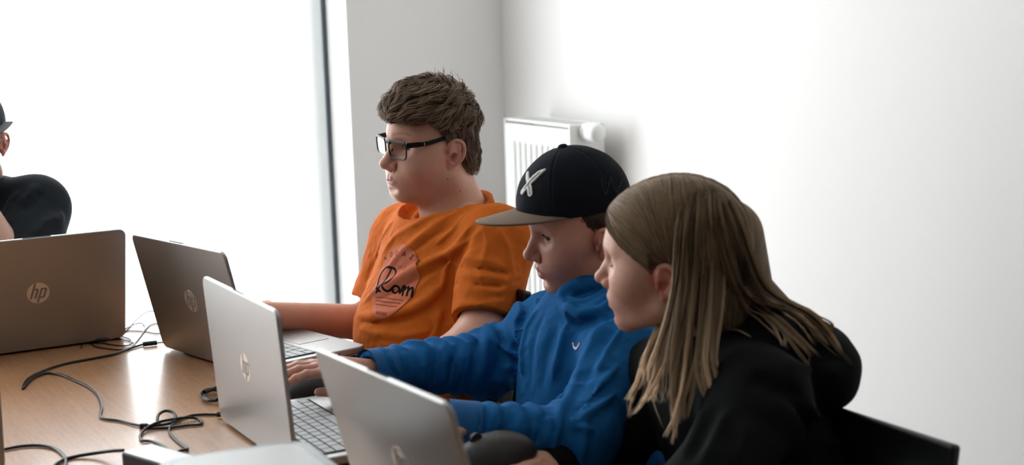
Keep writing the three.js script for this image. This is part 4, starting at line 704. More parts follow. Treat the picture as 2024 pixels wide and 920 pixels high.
  for (const [o, n, e] of [[cutR, nR, elR], [cutL, nL, elL]]) { const t = new THREE.CylinderGeometry(0.0345, 0.0365, 0.045, 40, 1, true).rotateX(Math.PI / 2), cuff = mesh('cuff', seat(p, t.translate(0, 0, -0.022).applyMatrix4(frameOf(o.clone(), n, UP))), std({ color: new THREE.Color(0.007, 0.092, 0.26), roughness: 0.9, side: THREE.DoubleSide }), h); }
  // small white hook sewn on the chest
  const em = px(hoodie, [[1133, 678], [1135, 687], [1139, 691], [1143, 687], [1147, 678]], 1.8, 3).filter(Boolean);
  if (em.length > 2) mesh('chest_emblem', seat(p, merge([tube(em.slice(0, 3), 0.0018, 14, 6), tube(em.slice(2), 0.0024, 14, 6)])), std({ color: 0xd8dce0, roughness: 0.7 }), h);
  mesh('trousers', seat(p, netMesh(legsField(hip.clone().setY(0.56), 0.36, 0.11), ...boundsOf([hip.clone().setY(0.56), hip.clone().addScaledVector(N, -0.4).setY(0.05)], 0.24), 0.016)), clothOf(0.02, 0.022, 0.03), p);
  mesh('shoes', seat(p, netMesh(shoesField(hip, 0.36, 0.11), ...boundsOf([hip.clone().setY(0), hip.clone().addScaledVector(N, -0.6).setY(0.12)], 0.2), 0.012)), clothOf(0.3, 0.3, 0.3), p);
  // short dark hair below the cap
  const skc = union([ellipsoid([0, 0.030, 0.008], [0.0705, 0.066, 0.066]), ellipsoid([0, -0.03, -0.022], [0.056, 0.06, 0.042])], 0.03), hc = [0.06, 0.036, 0.022];
  const shell = (x, y, z) => { const b = skc(x, y, z) - 0.0045; const hl = z > 0.03 ? 0.02 + (z - 0.03) : z > 0.008 ? -0.006 : z > -0.018 ? 0.006 : -0.058; return smax(smax(smax(b, hl - y, 0.006), z - 0.043 - Math.max(0, y - 0.03), 0.01), y - 0.036, 0.004); };
  const hg = colorize(netMesh(shell, [-0.1, -0.09, -0.12], [0.1, 0.13, 0.1], 0.0035), (x, y, z) => { const n = 0.8 + 0.3 * noise(x * 200, y * 80, z * 120); return [hc[0] * n, hc[1] * n, hc[2] * n]; });
  const locks = [];
  for (let i = 0; i < 1400; i++) {
    const a = rr(0.7, 2 * Math.PI - 0.7), q = V(Math.sin(a) * 0.09, rr(-0.055, 0.045), Math.cos(a) * 0.09); for (let s = 0; s < 7; s++) q.addScaledVector(grad(shell, q), -shell(q.x, q.y, q.z) * 0.9);
    if (Math.abs(shell(q.x, q.y, q.z)) > 0.003 || (Math.abs(q.x) > 0.06 && q.z > -0.018 && q.z < 0.012 && q.y < 0.008)) continue;
    locks.push({ pts: comb(shell, q, rr(0.012, 0.022), () => V(0, -1, -0.35), (u) => -0.001 + 0.002 * u, 4, 0.001), r: rr(0.0007, 0.0014), out: (r) => grad(shell, r), shade: tint(hc, 0.3), seg: 4 });
  }
  mesh('hair', seat(p, mergeC([hg, lockGeo(locks, 0.001, 3, 4)]).applyMatrix4(M)), hairMat, p);
  // cap
  const cap = new THREE.Group(); cap.name = 'cap'; p.add(cap);
  const MC = M.clone().multiply(new THREE.Matrix4().makeRotationZ(0.13)).multiply(new THREE.Matrix4().makeTranslation(-0.004, 0.003, 0)), put = (g) => seat(p, g.applyMatrix4(MC)), cloth = clothOf(0.0075, 0.009, 0.013, { bumpMap: null, sheen: 0.25 });
  const cr = ellipsoid([0, 0.036, 0.018], [0.0860, 0.094, 0.099]), ci = ellipsoid([0, 0.032, 0.018], [0.0800, 0.090, 0.093]), tiltY = (z, x) => 0.028 + 0.10 * Math.max(0, z - 0.02) - 0.14 * Math.max(0, -z) - 0.10 * x;
  const seams = []; for (let i = 0; i < 6; i++) { const a = i / 6 * Math.PI * 2 + Math.PI / 6 * 0 + Math.PI / 2, l = []; for (let j = 0; j <= 12; j++) { const e = j / 12 * Math.PI / 2; l.push(V(Math.cos(a) * Math.cos(e) * 0.0835, 0.036 + Math.sin(e) * 0.094, 0.020 + Math.sin(a) * Math.cos(e) * 0.100)); } seams.push([l, 0.0016, -0.0012], [l.map((v) => v.clone().add(V(0.004 * Math.sin(a), 0, -0.004 * Math.cos(a)))), 0.0016, 0.0006], [l.map((v) => v.clone().add(V(-0.004 * Math.sin(a), 0, 0.004 * Math.cos(a)))), 0.0016, 0.0006]); }
  const crownF = creased((x, y, z) => Math.max(smax(cr(x, y, z), tiltY(z, x) - y, 0.003), -ci(x, y, z)) - 0.0006 * noise(x * 60, y * 60, z * 60), seams);
  const crown = mesh('crown', put(netMesh(crownF, [-0.1, -0.01, -0.11], [0.1, 0.145, 0.135], 0.0026)), cloth, cap);
  mesh('button', put(new THREE.SphereGeometry(0.0085, 20, 12).scale(1, 0.55, 1).translate(0, 0.1305, 0.020)), cloth, cap);
  const eyelets = []; for (const a of [1.95, -1.95]) eyelets.push(new THREE.TorusGeometry(0.0028, 0.0009, 6, 16).applyMatrix4(frameOf(V(Math.sin(a) * 0.0835 * 0.62, 0.036 + 0.094 * 0.78, 0.02 + Math.cos(a) * 0.1 * 0.62), V(Math.sin(a), 1.2, Math.cos(a)), UP)));
  for (const e of eyelets) mesh('eyelet', put(e), cloth, crown);
  // brim: a plate that follows the crown's front and droops at the sides
  const bp = [], bi = [], nu = 40, nv = 12, th = 0.0032;
  for (let side = 0; side < 2; side++) for (let j = 0; j <= nv; j++) for (let i = 0; i <= nu; i++) {
    const u = i / nu * 2 - 1, v = j / nv, a = u * 1.35, x0 = Math.sin(a) * 0.0815, z0 = 0.020 + Math.cos(a) * 0.0975, ext = 0.072 * Math.pow(Math.max(0, Math.cos(u * Math.PI / 2)), 0.8), x1 = x0 * 1.0 + Math.sin(a) * 0.006 * Math.cos(a), z1 = z0 + ext;
    const x = x0 + (x1 - x0) * v, z = z0 + (z1 - z0) * v, y = 0.041 - 0.16 * (x / 0.08) ** 2 * 0.075 - 0.004 * v - (side ? th : 0); bp.push(x, y, z);
    if (i < nu && j < nv) { const k = side * (nu + 1) * (nv + 1) + j * (nu + 1) + i; side ? bi.push(k, k + nu + 1, k + 1, k + 1, k + nu + 1, k + nu + 2) : bi.push(k, k + 1, k + nu + 1, k + 1, k + nu + 2, k + nu + 1); }
  }
  { const o = (nu + 1) * (nv + 1), e = nv * (nu + 1); for (let i = 0; i < nu; i++) bi.push(e + i, e + i + 1, e + i + o, e + i + 1, e + i + 1 + o, e + i + o); }
  const bg = new THREE.BufferGeometry(); bg.setAttribute('position', new THREE.Float32BufferAttribute(bp, 3)); bg.setIndex(bi); bg.computeVertexNormals();
  const brim = mesh('brim', put(bg.scale(1, 1, 1)), std({ color: new THREE.Color(0.150, 0.100, 0.066), roughness: 0.85, side: THREE.DoubleSide, sheen: 0.1, sheenRoughness: 0.5, sheenColor: new THREE.Color(0.2, 0.16, 0.12) }), cap);
  brim.userData.label = 'brown suede brim';
  // raised mark on the front panel and faint stitching at the side
  const wf = worldField(crownF, MC), mk = (l, r) => seat(p, tube(px(wf, l, 1.8, 3).filter(Boolean), r, 30, 8));
  const white = std({ color: 0xd9d8d2, roughness: 0.8 }), grey = std({ color: 0x9b9a96, roughness: 0.9 });
  const lA = [[1077, 336], [1066, 343], [1056, 352], [1046, 363], [1038, 373], [1033, 380]], lB = [[1043, 342], [1043, 352], [1045, 362], [1047, 372], [1048, 383]];
  const flatMark = (l, r, out) => { const q = px(wf, l, 1.8, 3).filter(Boolean), f = chain(q, r, 0.001); return { q, f: (x, y, z) => smax(f(x, y, z), Math.abs(wf(x, y, z)) - out, 0.0008) }; };
  const markGeo = (list) => { const f = (x, y, z) => Math.min(...list.map((m) => m.f(x, y, z))); return seat(p, netMesh(f, ...boundsOf(list.flatMap((m) => m.q), 0.012), 0.0011)); };
  const em1 = mesh('front_emblem', markGeo([flatMark(lA, [0.0020, 0.0046, 0.0056, 0.0050, 0.0046, 0.0046], 0.0022), flatMark(lB, [0.0030, 0.0036, 0.0040, 0.0050, 0.0050], 0.0022)]), white, cap);
  mesh('emblem_fill', markGeo([flatMark(lA.slice(0, -1), [0.0008, 0.0026, 0.0032, 0.0026, 0.0022], 0.0030), flatMark(lB.slice(2), [0.0018, 0.0026, 0.0026], 0.0030)]), grey, em1);
  const stitch = [mk([[1188, 353], [1192, 372], [1197, 386]], 0.0007), mk([[1197, 386], [1203, 366], [1208, 350]], 0.0007), mk([[1208, 352], [1214, 372], [1219, 382]], 0.0007), mk([[1219, 382], [1226, 364], [1231, 354]], 0.0007)].filter((g) => g.attributes.position.count > 8);
  if (stitch.length) mesh('side_stitching', merge(stitch), std({ color: 0x2b2e33, roughness: 0.9 }), cap);
}

// ---------------------------------------------------------------- girl in the black hoodie
{
  const M = headMatrix(1329.8, 503, 2.12, -107, 1.8, -5.1, 0.94), inv = M.clone().invert(), at = L2W(M);
  const nb = P(1392, 690, 2.15), shL = P(1500, 792, 2.02), shR = P(1300, 752, 2.29), elL = P(1395, 985, 1.93), wrL = P(1250, 1020, 1.93), elR = P(1205, 885, 2.24), wrR = P(1085, 922, 2.13), hip = P(1570, 1230, 2.16);
  const p = thing('person', 'girl with long fair hair in black hoodie, leaning forward', 'person', [hip.x, 0, hip.z]);
  const F = { fat: 0.25, nose: 0.94, noseUp: 0.002, lips: 0.95, lookDown: true, eye: 0.0016, chin: -0.002, skin: [0.62, 0.34, 0.245], lip: [0.52, 0.22, 0.19], earTint: [0.60, 0.17, 0.12], browColor: [0.30, 0.19, 0.12], browStrength: 0.35, ear: { c: [0.0715, -0.022, -0.002], s: 0.88 }, gaze: [0, 0.5] };
  const nbl = nb.clone().applyMatrix4(inv); F.neck = cone([0, -0.052, -0.020], [nbl.x, nbl.y, nbl.z], 0.042, 0.050); F.lo = [-0.11, -0.20, -0.20];
  const tone = F.skin, body = [headMesh(F, M)];
  const flesh = union([cone(nb, P(1480, 880, 2.16), 0.045, 0.08), cone(P(1480, 880, 2.16), hip, 0.09, 0.11), chain([shR, nb, shL], [0.03, 0.035, 0.03]), cone(shL, elL, 0.034, 0.03), cone(elL, wrL, 0.03, 0.021), cone(shR, elR, 0.034, 0.03), cone(elR, wrR, 0.03, 0.021)], 0.03);
  body.push(colorize(netMesh(flesh, ...boundsOf([nb, shL, shR, elL, wrL, elR, wrR, hip], 0.12), 0.009), (x, y, z) => { const n = 1 + 0.05 * noise(x * 80, y * 80, z * 80); return [tone[0] * n, tone[1] * n, tone[2] * n]; }));
  body.push(handMesh(wrR, P(985, 912, 2.07).sub(wrR), UP, 1, 0.84, tone, [[0.42, 0.42, 0.45, 0.5], 0.08, [0.012, -0.02, 0.05]]), handMesh(wrL, P(1150, 1040, 1.95).sub(wrL), UP, -1, 0.84, tone));
  mesh('body', seat(p, mergeC(body)), skinMat, p);
  addEyes(p, M, F, std({ color: 0x4b5a63, roughness: 0.15 }));
  addLashes(p, M, F, [0.10, 0.06, 0.04]);
  // hoodie
  const arm = (a, e, w, r) => union([cone(a, e, r[0], r[1]), cone(e, w, r[1], r[2])], 0.03);
  const aR = arm(shR, elR, wrR.clone().lerp(elR, 0.12), [0.062, 0.050, 0.034]), aL = arm(shL, elL, wrL.clone().lerp(elL, 0.12), [0.066, 0.054, 0.036]);
  const lean = SIDE.clone().multiply(new THREE.Quaternion().setFromEuler(new THREE.Euler(0.45, 0, 0)));
  const torso = union([ellipsoid(P(1470, 850, 2.17), [0.145, 0.165, 0.110], lean), ellipsoid(P(1545, 1010, 2.17), [0.145, 0.165, 0.115], lean), ellipsoid(P(1570, 1200, 2.17), [0.155, 0.14, 0.135], SIDE), chain([shR, P(1415, 728, 2.155), shL], [0.058, 0.060, 0.062])], 0.05);
  const ring = []; for (let i = 0; i <= 12; i++) { const a = i / 12 * Math.PI * 2; ring.push(P(1408, 700, 2.155).addScaledVector(T, Math.cos(a) * 0.064).addScaledVector(N, -Math.sin(a) * 0.062).add(V(0, -0.026 * Math.sin(a), 0))); }
  const hood = union([curved(ring, [0.020, 0.020, 0.018, 0.018, 0.018, 0.020, 0.024, 0.030, 0.034, 0.036, 0.034, 0.028, 0.020]), ellipsoid(P(1570, 708, 2.15), [0.105, 0.062, 0.070], SIDE), ellipsoid(P(1596, 742, 2.13), [0.085, 0.050, 0.048], SIDE), ellipsoid(P(1500, 690, 2.14), [0.09, 0.06, 0.07], SIDE)], 0.03);
  const base = (x, y, z) => smin(smin(torso(x, y, z), smin(aR(x, y, z), aL(x, y, z), 0.002), 0.03), hood(x, y, z), 0.012);
  const c = (w, h, ...l) => [px(base, l, 1.5, 3), w, h * 1.6];
  let hoodie = creased(base, [
    c(0.010, 0.006, [1395, 800], [1375, 850], [1350, 910]), c(0.010, 0.006, [1440, 810], [1415, 860], [1390, 915]), c(0.009, -0.006, [1420, 800], [1395, 850], [1370, 910]), c(0.010, 0.007, [1600, 800], [1640, 860], [1690, 915]), c(0.010, -0.006, [1560, 790], [1600, 850], [1640, 910]),
    c(0.012, -0.012, [1480, 745], [1530, 770], [1590, 785], [1650, 790]), c(0.010, 0.006, [1540, 720], [1600, 735], [1660, 740]), c(0.009, -0.006, [1550, 690], [1610, 700], [1670, 712]), c(0.010, 0.006, [1265, 860], [1262, 890], [1250, 915]), c(0.009, 0.006, [1480, 830], [1470, 870], [1450, 915]),
  ]);
  const fine = hoodie; hoodie = (x, y, z) => { const d = fine(x, y, z); return d > 0.03 ? d : d - 0.002 * noise(x * 30, y * 30, z * 30); };
  mesh('hoodie', seat(p, netMesh(hoodie, ...boundsOf([shL, shR, elL, wrR, hip, P(1690, 700, 2.15), nb], 0.16), 0.006)), clothOf(0.0055, 0.006, 0.0065, { sheen: 0.12 }), p);
  mesh('trousers', seat(p, netMesh(legsField(hip.clone().setY(0.55), 0.40, 0.11), ...boundsOf([hip.clone().setY(0.55), hip.clone().addScaledVector(N, -0.44).setY(0.05)], 0.24), 0.016)), clothOf(0.02, 0.022, 0.03), p);
  mesh('shoes', seat(p, netMesh(shoesField(hip, 0.40, 0.11), ...boundsOf([hip.clone().setY(0), hip.clone().addScaledVector(N, -0.62).setY(0.12)], 0.2), 0.012)), clothOf(0.3, 0.3, 0.3), p);
  // hair: smooth shell combed back from the forehead, tucked behind the ear
  const sk = union([ellipsoid([0, 0.030, -0.012], [0.0735, 0.079, 0.094]), ellipsoid([0, 0.022, 0.030], [0.062, 0.060, 0.068]), ellipsoid([0, -0.045, -0.062], [0.054, 0.085, 0.040])], 0.03);
  const hairline = (z) => z > 0.036 ? 0.004 + (z - 0.036) * 0.86 : z > 0.018 ? -0.024 + (z - 0.018) * 1.55 : z > -0.010 ? 0.000 : -0.13;
  const shell = (x, y, z) => smax(sk(x, y, z) - 0.0045 - 0.006 * sstep(0.0, 0.03, y - hairline(z)) - 0.0006 * noise(x * 30, y * 12, z * 60), (hairline(z) - y) * 0.75, 0.008);
  const root = [0.215, 0.140, 0.078], fair = [0.80, 0.57, 0.36];
  const hg = colorize(netMesh(shell, [-0.1, -0.15, -0.13], [0.1, 0.14, 0.125], 0.0035), (x, y, z) => { const n = 0.85 + 0.3 * noise(x * 220, y * 25, z * 220); return [root[0] * n, root[1] * n, root[2] * n]; });
  const out = (q) => grad(shell, q), locks = [];
  for (let i = 0; i < 9000 && locks.length < 3000; i++) {
    const a = rr(0, Math.PI * 2), e = Math.asin(rr(-0.9, 1)), q = V(Math.cos(e) * Math.sin(a) * 0.1, 0.02 + Math.sin(e) * 0.12, Math.cos(e) * Math.cos(a) * 0.11);
    for (let s = 0; s < 8; s++) q.addScaledVector(grad(shell, q), -shell(q.x, q.y, q.z) * 0.9);
    if (Math.abs(shell(q.x, q.y, q.z)) > 0.002 || q.y < hairline(q.z) + 0.004) continue;
    const dir = (r) => { const s = Math.sign(r.x - 0.004) || 1, fr = sstep(-0.02, 0.07, r.z); return V(s * 0.5 * sstep(0.04, 0.1, r.y), -0.62 - 0.3 * (1 - fr), -0.15 - 1.0 * fr * (r.y < 0.04 ? 1.3 : 0.75)); };
    const sh = rr(0.7, 1.5); locks.push({ pts: comb(shell, q, rr(0.05, 0.10), dir, (u) => 0.0002 + 0.0012 * Math.sin(u * 3.1), 7, 0.0006, 3), r: rr(0.0006, 0.0013), out, shade: [root[0] * sh, root[1] * sh, root[2] * sh], seg: 7 });
  }
  const under = colorize(netMesh(chain([P(1432, 470, 2.14), P(1470, 580, 2.15), P(1540, 628, 2.15), P(1600, 660, 2.15)], [0.055, 0.042, 0.028, 0.016]), ...boundsOf([P(1432, 470, 2.14), P(1600, 660, 2.15)], 0.09), 0.005), (x, y, z) => { const n = 0.8 + 0.3 * noise(x * 180, y * 60, z * 60); return [root[0] * n, root[1] * n, root[2] * n]; }).applyMatrix4(inv);
  const head = mergeC([hg, under, lockGeo(locks, 0.001, 3, 7)]).applyMatrix4(M);
  // long strands: guides through the air and over the hood
  const cover = union([worldField(shell, M), hoodie], 0.004), strands = [];
  function guide(list, n, spread, o = {}) {
    let last = o.d ?? 2.06; const g = list.map(([x, y, d]) => { if (d) { last = d; return [x, y, d]; } const h = sightHit(cover, x, y, 1.5, 2.6); if (h) last = h.clone().sub(CAM).dot(rayDir(1012, 460)) - (o.lift ?? 0.005); return [x, y, last]; });
    const nc = Math.max(2, Math.round(n / 22));
    for (let c_ = 0; c_ < nc; c_++) {                                         // sub-clumps that wave together
      const a = rr(0, 6.28), r = Math.sqrt(rnd()), cx = Math.cos(a) * r * spread, cy = Math.sin(a) * r * spread * 0.35, cd = rr(-1, 1) * spread / 1430 * 0.6, ph = rr(0, 6.28), lt = rr(0.45, 1.35), end = rr(0.78, 1.02), fq = (o.freq ?? 7) * rr(0.8, 1.3);
      for (let i = 0; i < 22; i++) {
        const ox = cx + rr(-1, 1) * spread * 0.26, oy = cy, od = cd + rr(-1, 1) * spread / 1430 * 0.25, wv = (o.wave ?? 3) * rr(0.8, 1.5), cut_ = end * rr(0.86, 1.04), l2 = lt * rr(0.85, 1.15), m = g.length, pts = [];
        for (let k = 0; k < m; k++) { const u = k / (m - 1); if (u > cut_) break; const w = 0.5 + 0.65 * Math.sin(u * 2.5), wob = wv * Math.sin(ph + rr(-0.1, 0.1) + u * fq) * u * 1.5; pts.push(P(g[k][0] + ox * w + wob, g[k][1] + oy * w + wob * 0.2, g[k][2] + od * w)); }
        if (pts.length > 2) strands.push({ pts, r: rr(0.0005, 0.0010), out: () => V(0, 0.3, 1), shade: root.map((v, j) => (v + (fair[j] - v) * (o.base ?? 0.06)) * l2), tipShade: fair.map((v) => v * l2 * (o.tipk ?? 1)), seg: 14, tip: 3, flat: 0.9, root: 0 });
      }
    }
  }
  guide([[1352, 400], [1348, 450], [1345, 500], [1341, 560, 2.035], [1330, 620, 2.03], [1316, 680, 2.03], [1302, 730, 2.03], [1288, 770, 2.03], [1266, 800, 2.035], [1240, 822, 2.04]], 150, 15, { wave: 7, lift: 0.003 });
  guide([[1368, 380], [1362, 430], [1358, 480], [1356, 550, 2.035], [1350, 620, 2.025], [1340, 690, 2.02], [1330, 750, 2.02], [1325, 800, 2.02], [1324, 840, 2.02], [1320, 880, 2.02]], 190, 17, { wave: 8, lift: 0.003 });
  guide([[1384, 370], [1384, 440], [1380, 530, 2.04], [1370, 620, 2.025], [1356, 700, 2.015], [1346, 770, 2.01], [1338, 830, 2.01], [1330, 868, 2.01]], 150, 15, { wave: 8, lift: 0.003 });
  guide([[1402, 365], [1406, 430], [1408, 520, 2.045], [1402, 600, 2.03], [1392, 670, 2.015], [1388, 720, 2.005], [1402, 765, 2.0], [1420, 800, 2.0], [1438, 828, 2.0]], 210, 14, { wave: 7, lift: 0.003 });
  guide([[1414, 370], [1424, 430], [1426, 520, 2.05], [1416, 610, 2.03], [1404, 690, 2.015], [1410, 750, 2.005], [1418, 800, 2.0], [1422, 830, 2.0]], 90, 10, { wave: 7, lift: 0.003 });
  guide([[1330, 600, 2.11], [1310, 640, 2.11], [1290, 680, 2.10], [1276, 720, 2.10], [1268, 760, 2.10], [1250, 795, 2.10], [1234, 822, 2.10]], 170, 15, { wave: 8, base: 0.75 });
  guide([[1336, 610, 2.09], [1318, 660, 2.085], [1300, 710, 2.08], [1296, 760, 2.08], [1304, 800, 2.07], [1312, 850, 2.06]], 120, 13, { wave: 8, base: 0.5 });
  guide([[1440, 395], [1468, 455], [1490, 520], [1516, 572], [1556, 598], [1604, 622], [1644, 664], [1668, 702], [1690, 724]], 150, 12, { wave: 4, lift: 0.006 });
  guide([[1425, 400], [1455, 480], [1476, 550], [1505, 592], [1548, 610], [1590, 640], [1622, 684], [1650, 712]], 150, 13, { wave: 6, lift: 0.006 });
  guide([[1415, 430], [1440, 520], [1462, 580], [1496, 606], [1540, 632], [1576, 668], [1604, 706], [1612, 730]], 120, 13, { wave: 7, lift: 0.006, freq: 9 });
  guide([[1430, 470], [1446, 550], [1470, 610], [1500, 628], [1534, 660], [1552, 690], [1560, 712]], 60, 11, { wave: 7, lift: 0.006, freq: 10 });
  guide([[1420, 610], [1440, 652], [1466, 655], [1490, 668], [1500, 690]], 40, 7, { wave: 4, lift: 0.006, freq: 9 });
  guide([[1560, 600], [1610, 622], [1640, 640], [1655, 660], [1668, 690]], 14, 8, { wave: 8, lift: 0.012, freq: 11 });
  mesh('hair', seat(p, mergeC([head, lockGeo(strands, 0.001, 3, 12)])), hairMat, p);
}

// ---------------------------------------------------------------- person in the black T-shirt at the end of the table
{
  const M = headMatrix(-69, 281, 3.12, 4, 4, 0, 1.0), inv = M.clone().invert();
  const face = V(Math.sin(0.42), 0, Math.cos(0.42)), left = V(Math.cos(0.42), 0, -Math.sin(0.42)), q = new THREE.Quaternion().setFromEuler(new THREE.Euler(0.12, 0.42, 0));
  const nb = P(-50, 372, 3.16), shL = P(72, 412, 3.13), shR = P(-190, 420, 3.22), elL = P(46, 560, 2.98), wrL = P(-44, 402, 3.0), elR = P(-250, 600, 3.1), wrR = P(-170, 690, 2.85), hip = P(-40, 760, 3.22);
  const p = thing('person', 'person in black T-shirt and cap sitting before the bright window', 'person', [hip.x, 0, hip.z]);
  const F = { fat: 0.2, skin: [0.58, 0.35, 0.27], ear: { c: [0.0715, -0.008, 0.0], s: 0.74 } }; const nbl = nb.clone().applyMatrix4(inv); F.neck = cone([0, -0.052, -0.014], [nbl.x, nbl.y, nbl.z], 0.05, 0.056); F.lo = [-0.1, -0.19, -0.13];
  const tone = F.skin, body = [headMesh(F, M, 0.003)];
  const flesh = union([cone(nb, P(-45, 560, 3.2), 0.05, 0.09), cone(P(-45, 560, 3.2), hip, 0.1, 0.12), chain([shR, nb, shL], [0.035, 0.04, 0.035]), cone(shL, elL, 0.043, 0.038), cone(elL, wrL, 0.040, 0.027), cone(shR, elR, 0.043, 0.038), cone(elR, wrR, 0.038, 0.026)], 0.03);
  body.push(colorize(netMesh(flesh, ...boundsOf([nb, shL, shR, elL, wrL, elR, wrR, hip], 0.12), 0.01), (x, y, z) => { const n = 1 + 0.05 * noise(x * 80, y * 80, z * 80); return [tone[0] * n, tone[1] * n, tone[2] * n]; }));
  body.push(handMesh(wrL, P(-74, 350, 3.0).sub(wrL), face.clone().multiplyScalar(0.6).add(left), 1, 0.95, tone, [[0.5, 0.5, 0.5, 0.5]]), handMesh(wrR, P(-110, 720, 2.8).sub(wrR), UP, 1, 0.95, tone));
  mesh('body', seat(p, mergeC(body)), skinMat, p);
  addEyes(p, M, F, std({ color: 0x3a2a1c, roughness: 0.15 }));
  const hem = P(62, 520, 3.0), ax = elL.clone().sub(shL).normalize(), hemR = shR.clone().lerp(elR, 0.8), axR = elR.clone().sub(shR).normalize();
  const torso = union([ellipsoid(P(-48, 520, 3.2), [0.175, 0.185, 0.115], q), ellipsoid(P(-45, 700, 3.22), [0.17, 0.16, 0.13], q), chain([shR, P(-48, 408, 3.17), shL], [0.055, 0.06, 0.056])], 0.05), sL = cut(cone(shL, elL, 0.066, 0.066), hem, ax), sR = cut(cone(shR, elR, 0.066, 0.062), hemR, axR), hole = cone(P(-55, 330, 3.14), P(-50, 385, 3.165), 0.056, 0.06);
  const base = (x, y, z) => Math.max(smin(smin(torso(x, y, z), sL(x, y, z), 0.035), sR(x, y, z), 0.03), -hole(x, y, z)), c = (w, h, ...l) => [px(base, l, 2, 4), w, h * 1.6];
  const shirt = creased(base, [c(0.008, 0.006, [75, 365], [60, 385], [35, 405]), c(0.008, -0.005, [85, 380], [65, 400], [40, 420]), c(0.009, 0.006, [105, 440], [125, 425]), c(0.009, 0.006, [60, 470], [90, 440], [120, 430]), c(0.008, 0.005, [40, 380], [20, 400], [5, 430])]);
  mesh('t_shirt', seat(p, netMesh(shirt, ...boundsOf([nb, shL, shR, elL, elR, hip], 0.16), 0.008)), clothOf(0.012, 0.016, 0.020, { sheen: 0.4 }), p);
  mesh('trousers', seat(p, netMesh(union([cone(hip.clone().setY(0.55).addScaledVector(left, 0.09), hip.clone().setY(0.50).addScaledVector(left, 0.13).addScaledVector(face, 0.4), 0.085, 0.062), cone(hip.clone().setY(0.50).addScaledVector(left, 0.13).addScaledVector(face, 0.4), hip.clone().setY(0.06).addScaledVector(left, 0.13).addScaledVector(face, 0.4), 0.062, 0.05), cone(hip.clone().setY(0.55).addScaledVector(left, -0.09), hip.clone().setY(0.50).addScaledVector(left, -0.13).addScaledVector(face, 0.4), 0.085, 0.062), cone(hip.clone().setY(0.50).addScaledVector(left, -0.13).addScaledVector(face, 0.4), hip.clone().setY(0.06).addScaledVector(left, -0.13).addScaledVector(face, 0.4), 0.062, 0.05)], 0.03), ...boundsOf([hip.clone().setY(0.55), hip.clone().addScaledVector(face, 0.42).setY(0.05)], 0.26), 0.018)), clothOf(0.02, 0.025, 0.04), p);
  const put = (g) => seat(p, g.applyMatrix4(M)), cap = new THREE.Group(); cap.name = 'cap'; p.add(cap); const dark = clothOf(0.03, 0.035, 0.042), cr = ellipsoid([0, 0.040, 0.006], [0.0835, 0.088, 0.100]), ci = ellipsoid([0, 0.036, 0.006], [0.0775, 0.084, 0.094]);
  mesh('crown', put(netMesh((x, y, z) => Math.max(smax(cr(x, y, z), 0.034 - y, 0.003), -ci(x, y, z)), [-0.1, 0.02, -0.11], [0.1, 0.14, 0.12], 0.004)), dark, cap);
  mesh('button', put(new THREE.SphereGeometry(0.008, 16, 10).scale(1, 0.5, 1).translate(0, 0.128, 0.006)), dark, cap);
  mesh('side_patch', put(new THREE.SphereGeometry(0.012, 16, 12).scale(0.35, 0.8, 0.7).translate(0.0605, 0.095, 0.03)), std({ color: 0x7a1c34, roughness: 0.8 }), cap);
  const bs = new THREE.Shape(); bs.absellipse(0, 0, 0.101, 0.165, 0, Math.PI); bs.absellipse(0, 0, 0.078, 0.094, Math.PI, 0, true);
  mesh('brim', put(new THREE.ExtrudeGeometry(bs, { depth: 0.003, bevelEnabled: false, curveSegments: 24 }).rotateX(Math.PI / 2 + 0.18).translate(0, 0.040, 0.006)), clothOf(0.13, 0.135, 0.14), cap);
  const gl = new THREE.Group(); gl.name = 'glasses'; p.add(gl); const frm = std({ color: 0x0b0d10, roughness: 0.4 });
  for (const s of [1, -1]) {
    mesh('rim', put(new THREE.TorusGeometry(0.0245, 0.0019, 8, 40).rotateY(s * 0.18).translate(s * 0.034, -0.004, 0.099)), frm, gl);
    mesh('lens', put(new THREE.CircleGeometry(0.0245, 32).rotateY(s * 0.18).translate(s * 0.034, -0.004, 0.099)), glassMat, gl);
    mesh('temple_arm', put(tube([V(s * 0.058, 0.002, 0.094), V(s * 0.073, 0.006, 0.05), V(s * 0.077, 0.006, -0.01)], 0.0018, 16, 6)), frm, gl);
  }
  mesh('bridge', put(tube([V(-0.010, 0.0, 0.102), V(0, 0.003, 0.104), V(0.010, 0.0, 0.102)], 0.0018, 10, 6)), frm, gl);
}

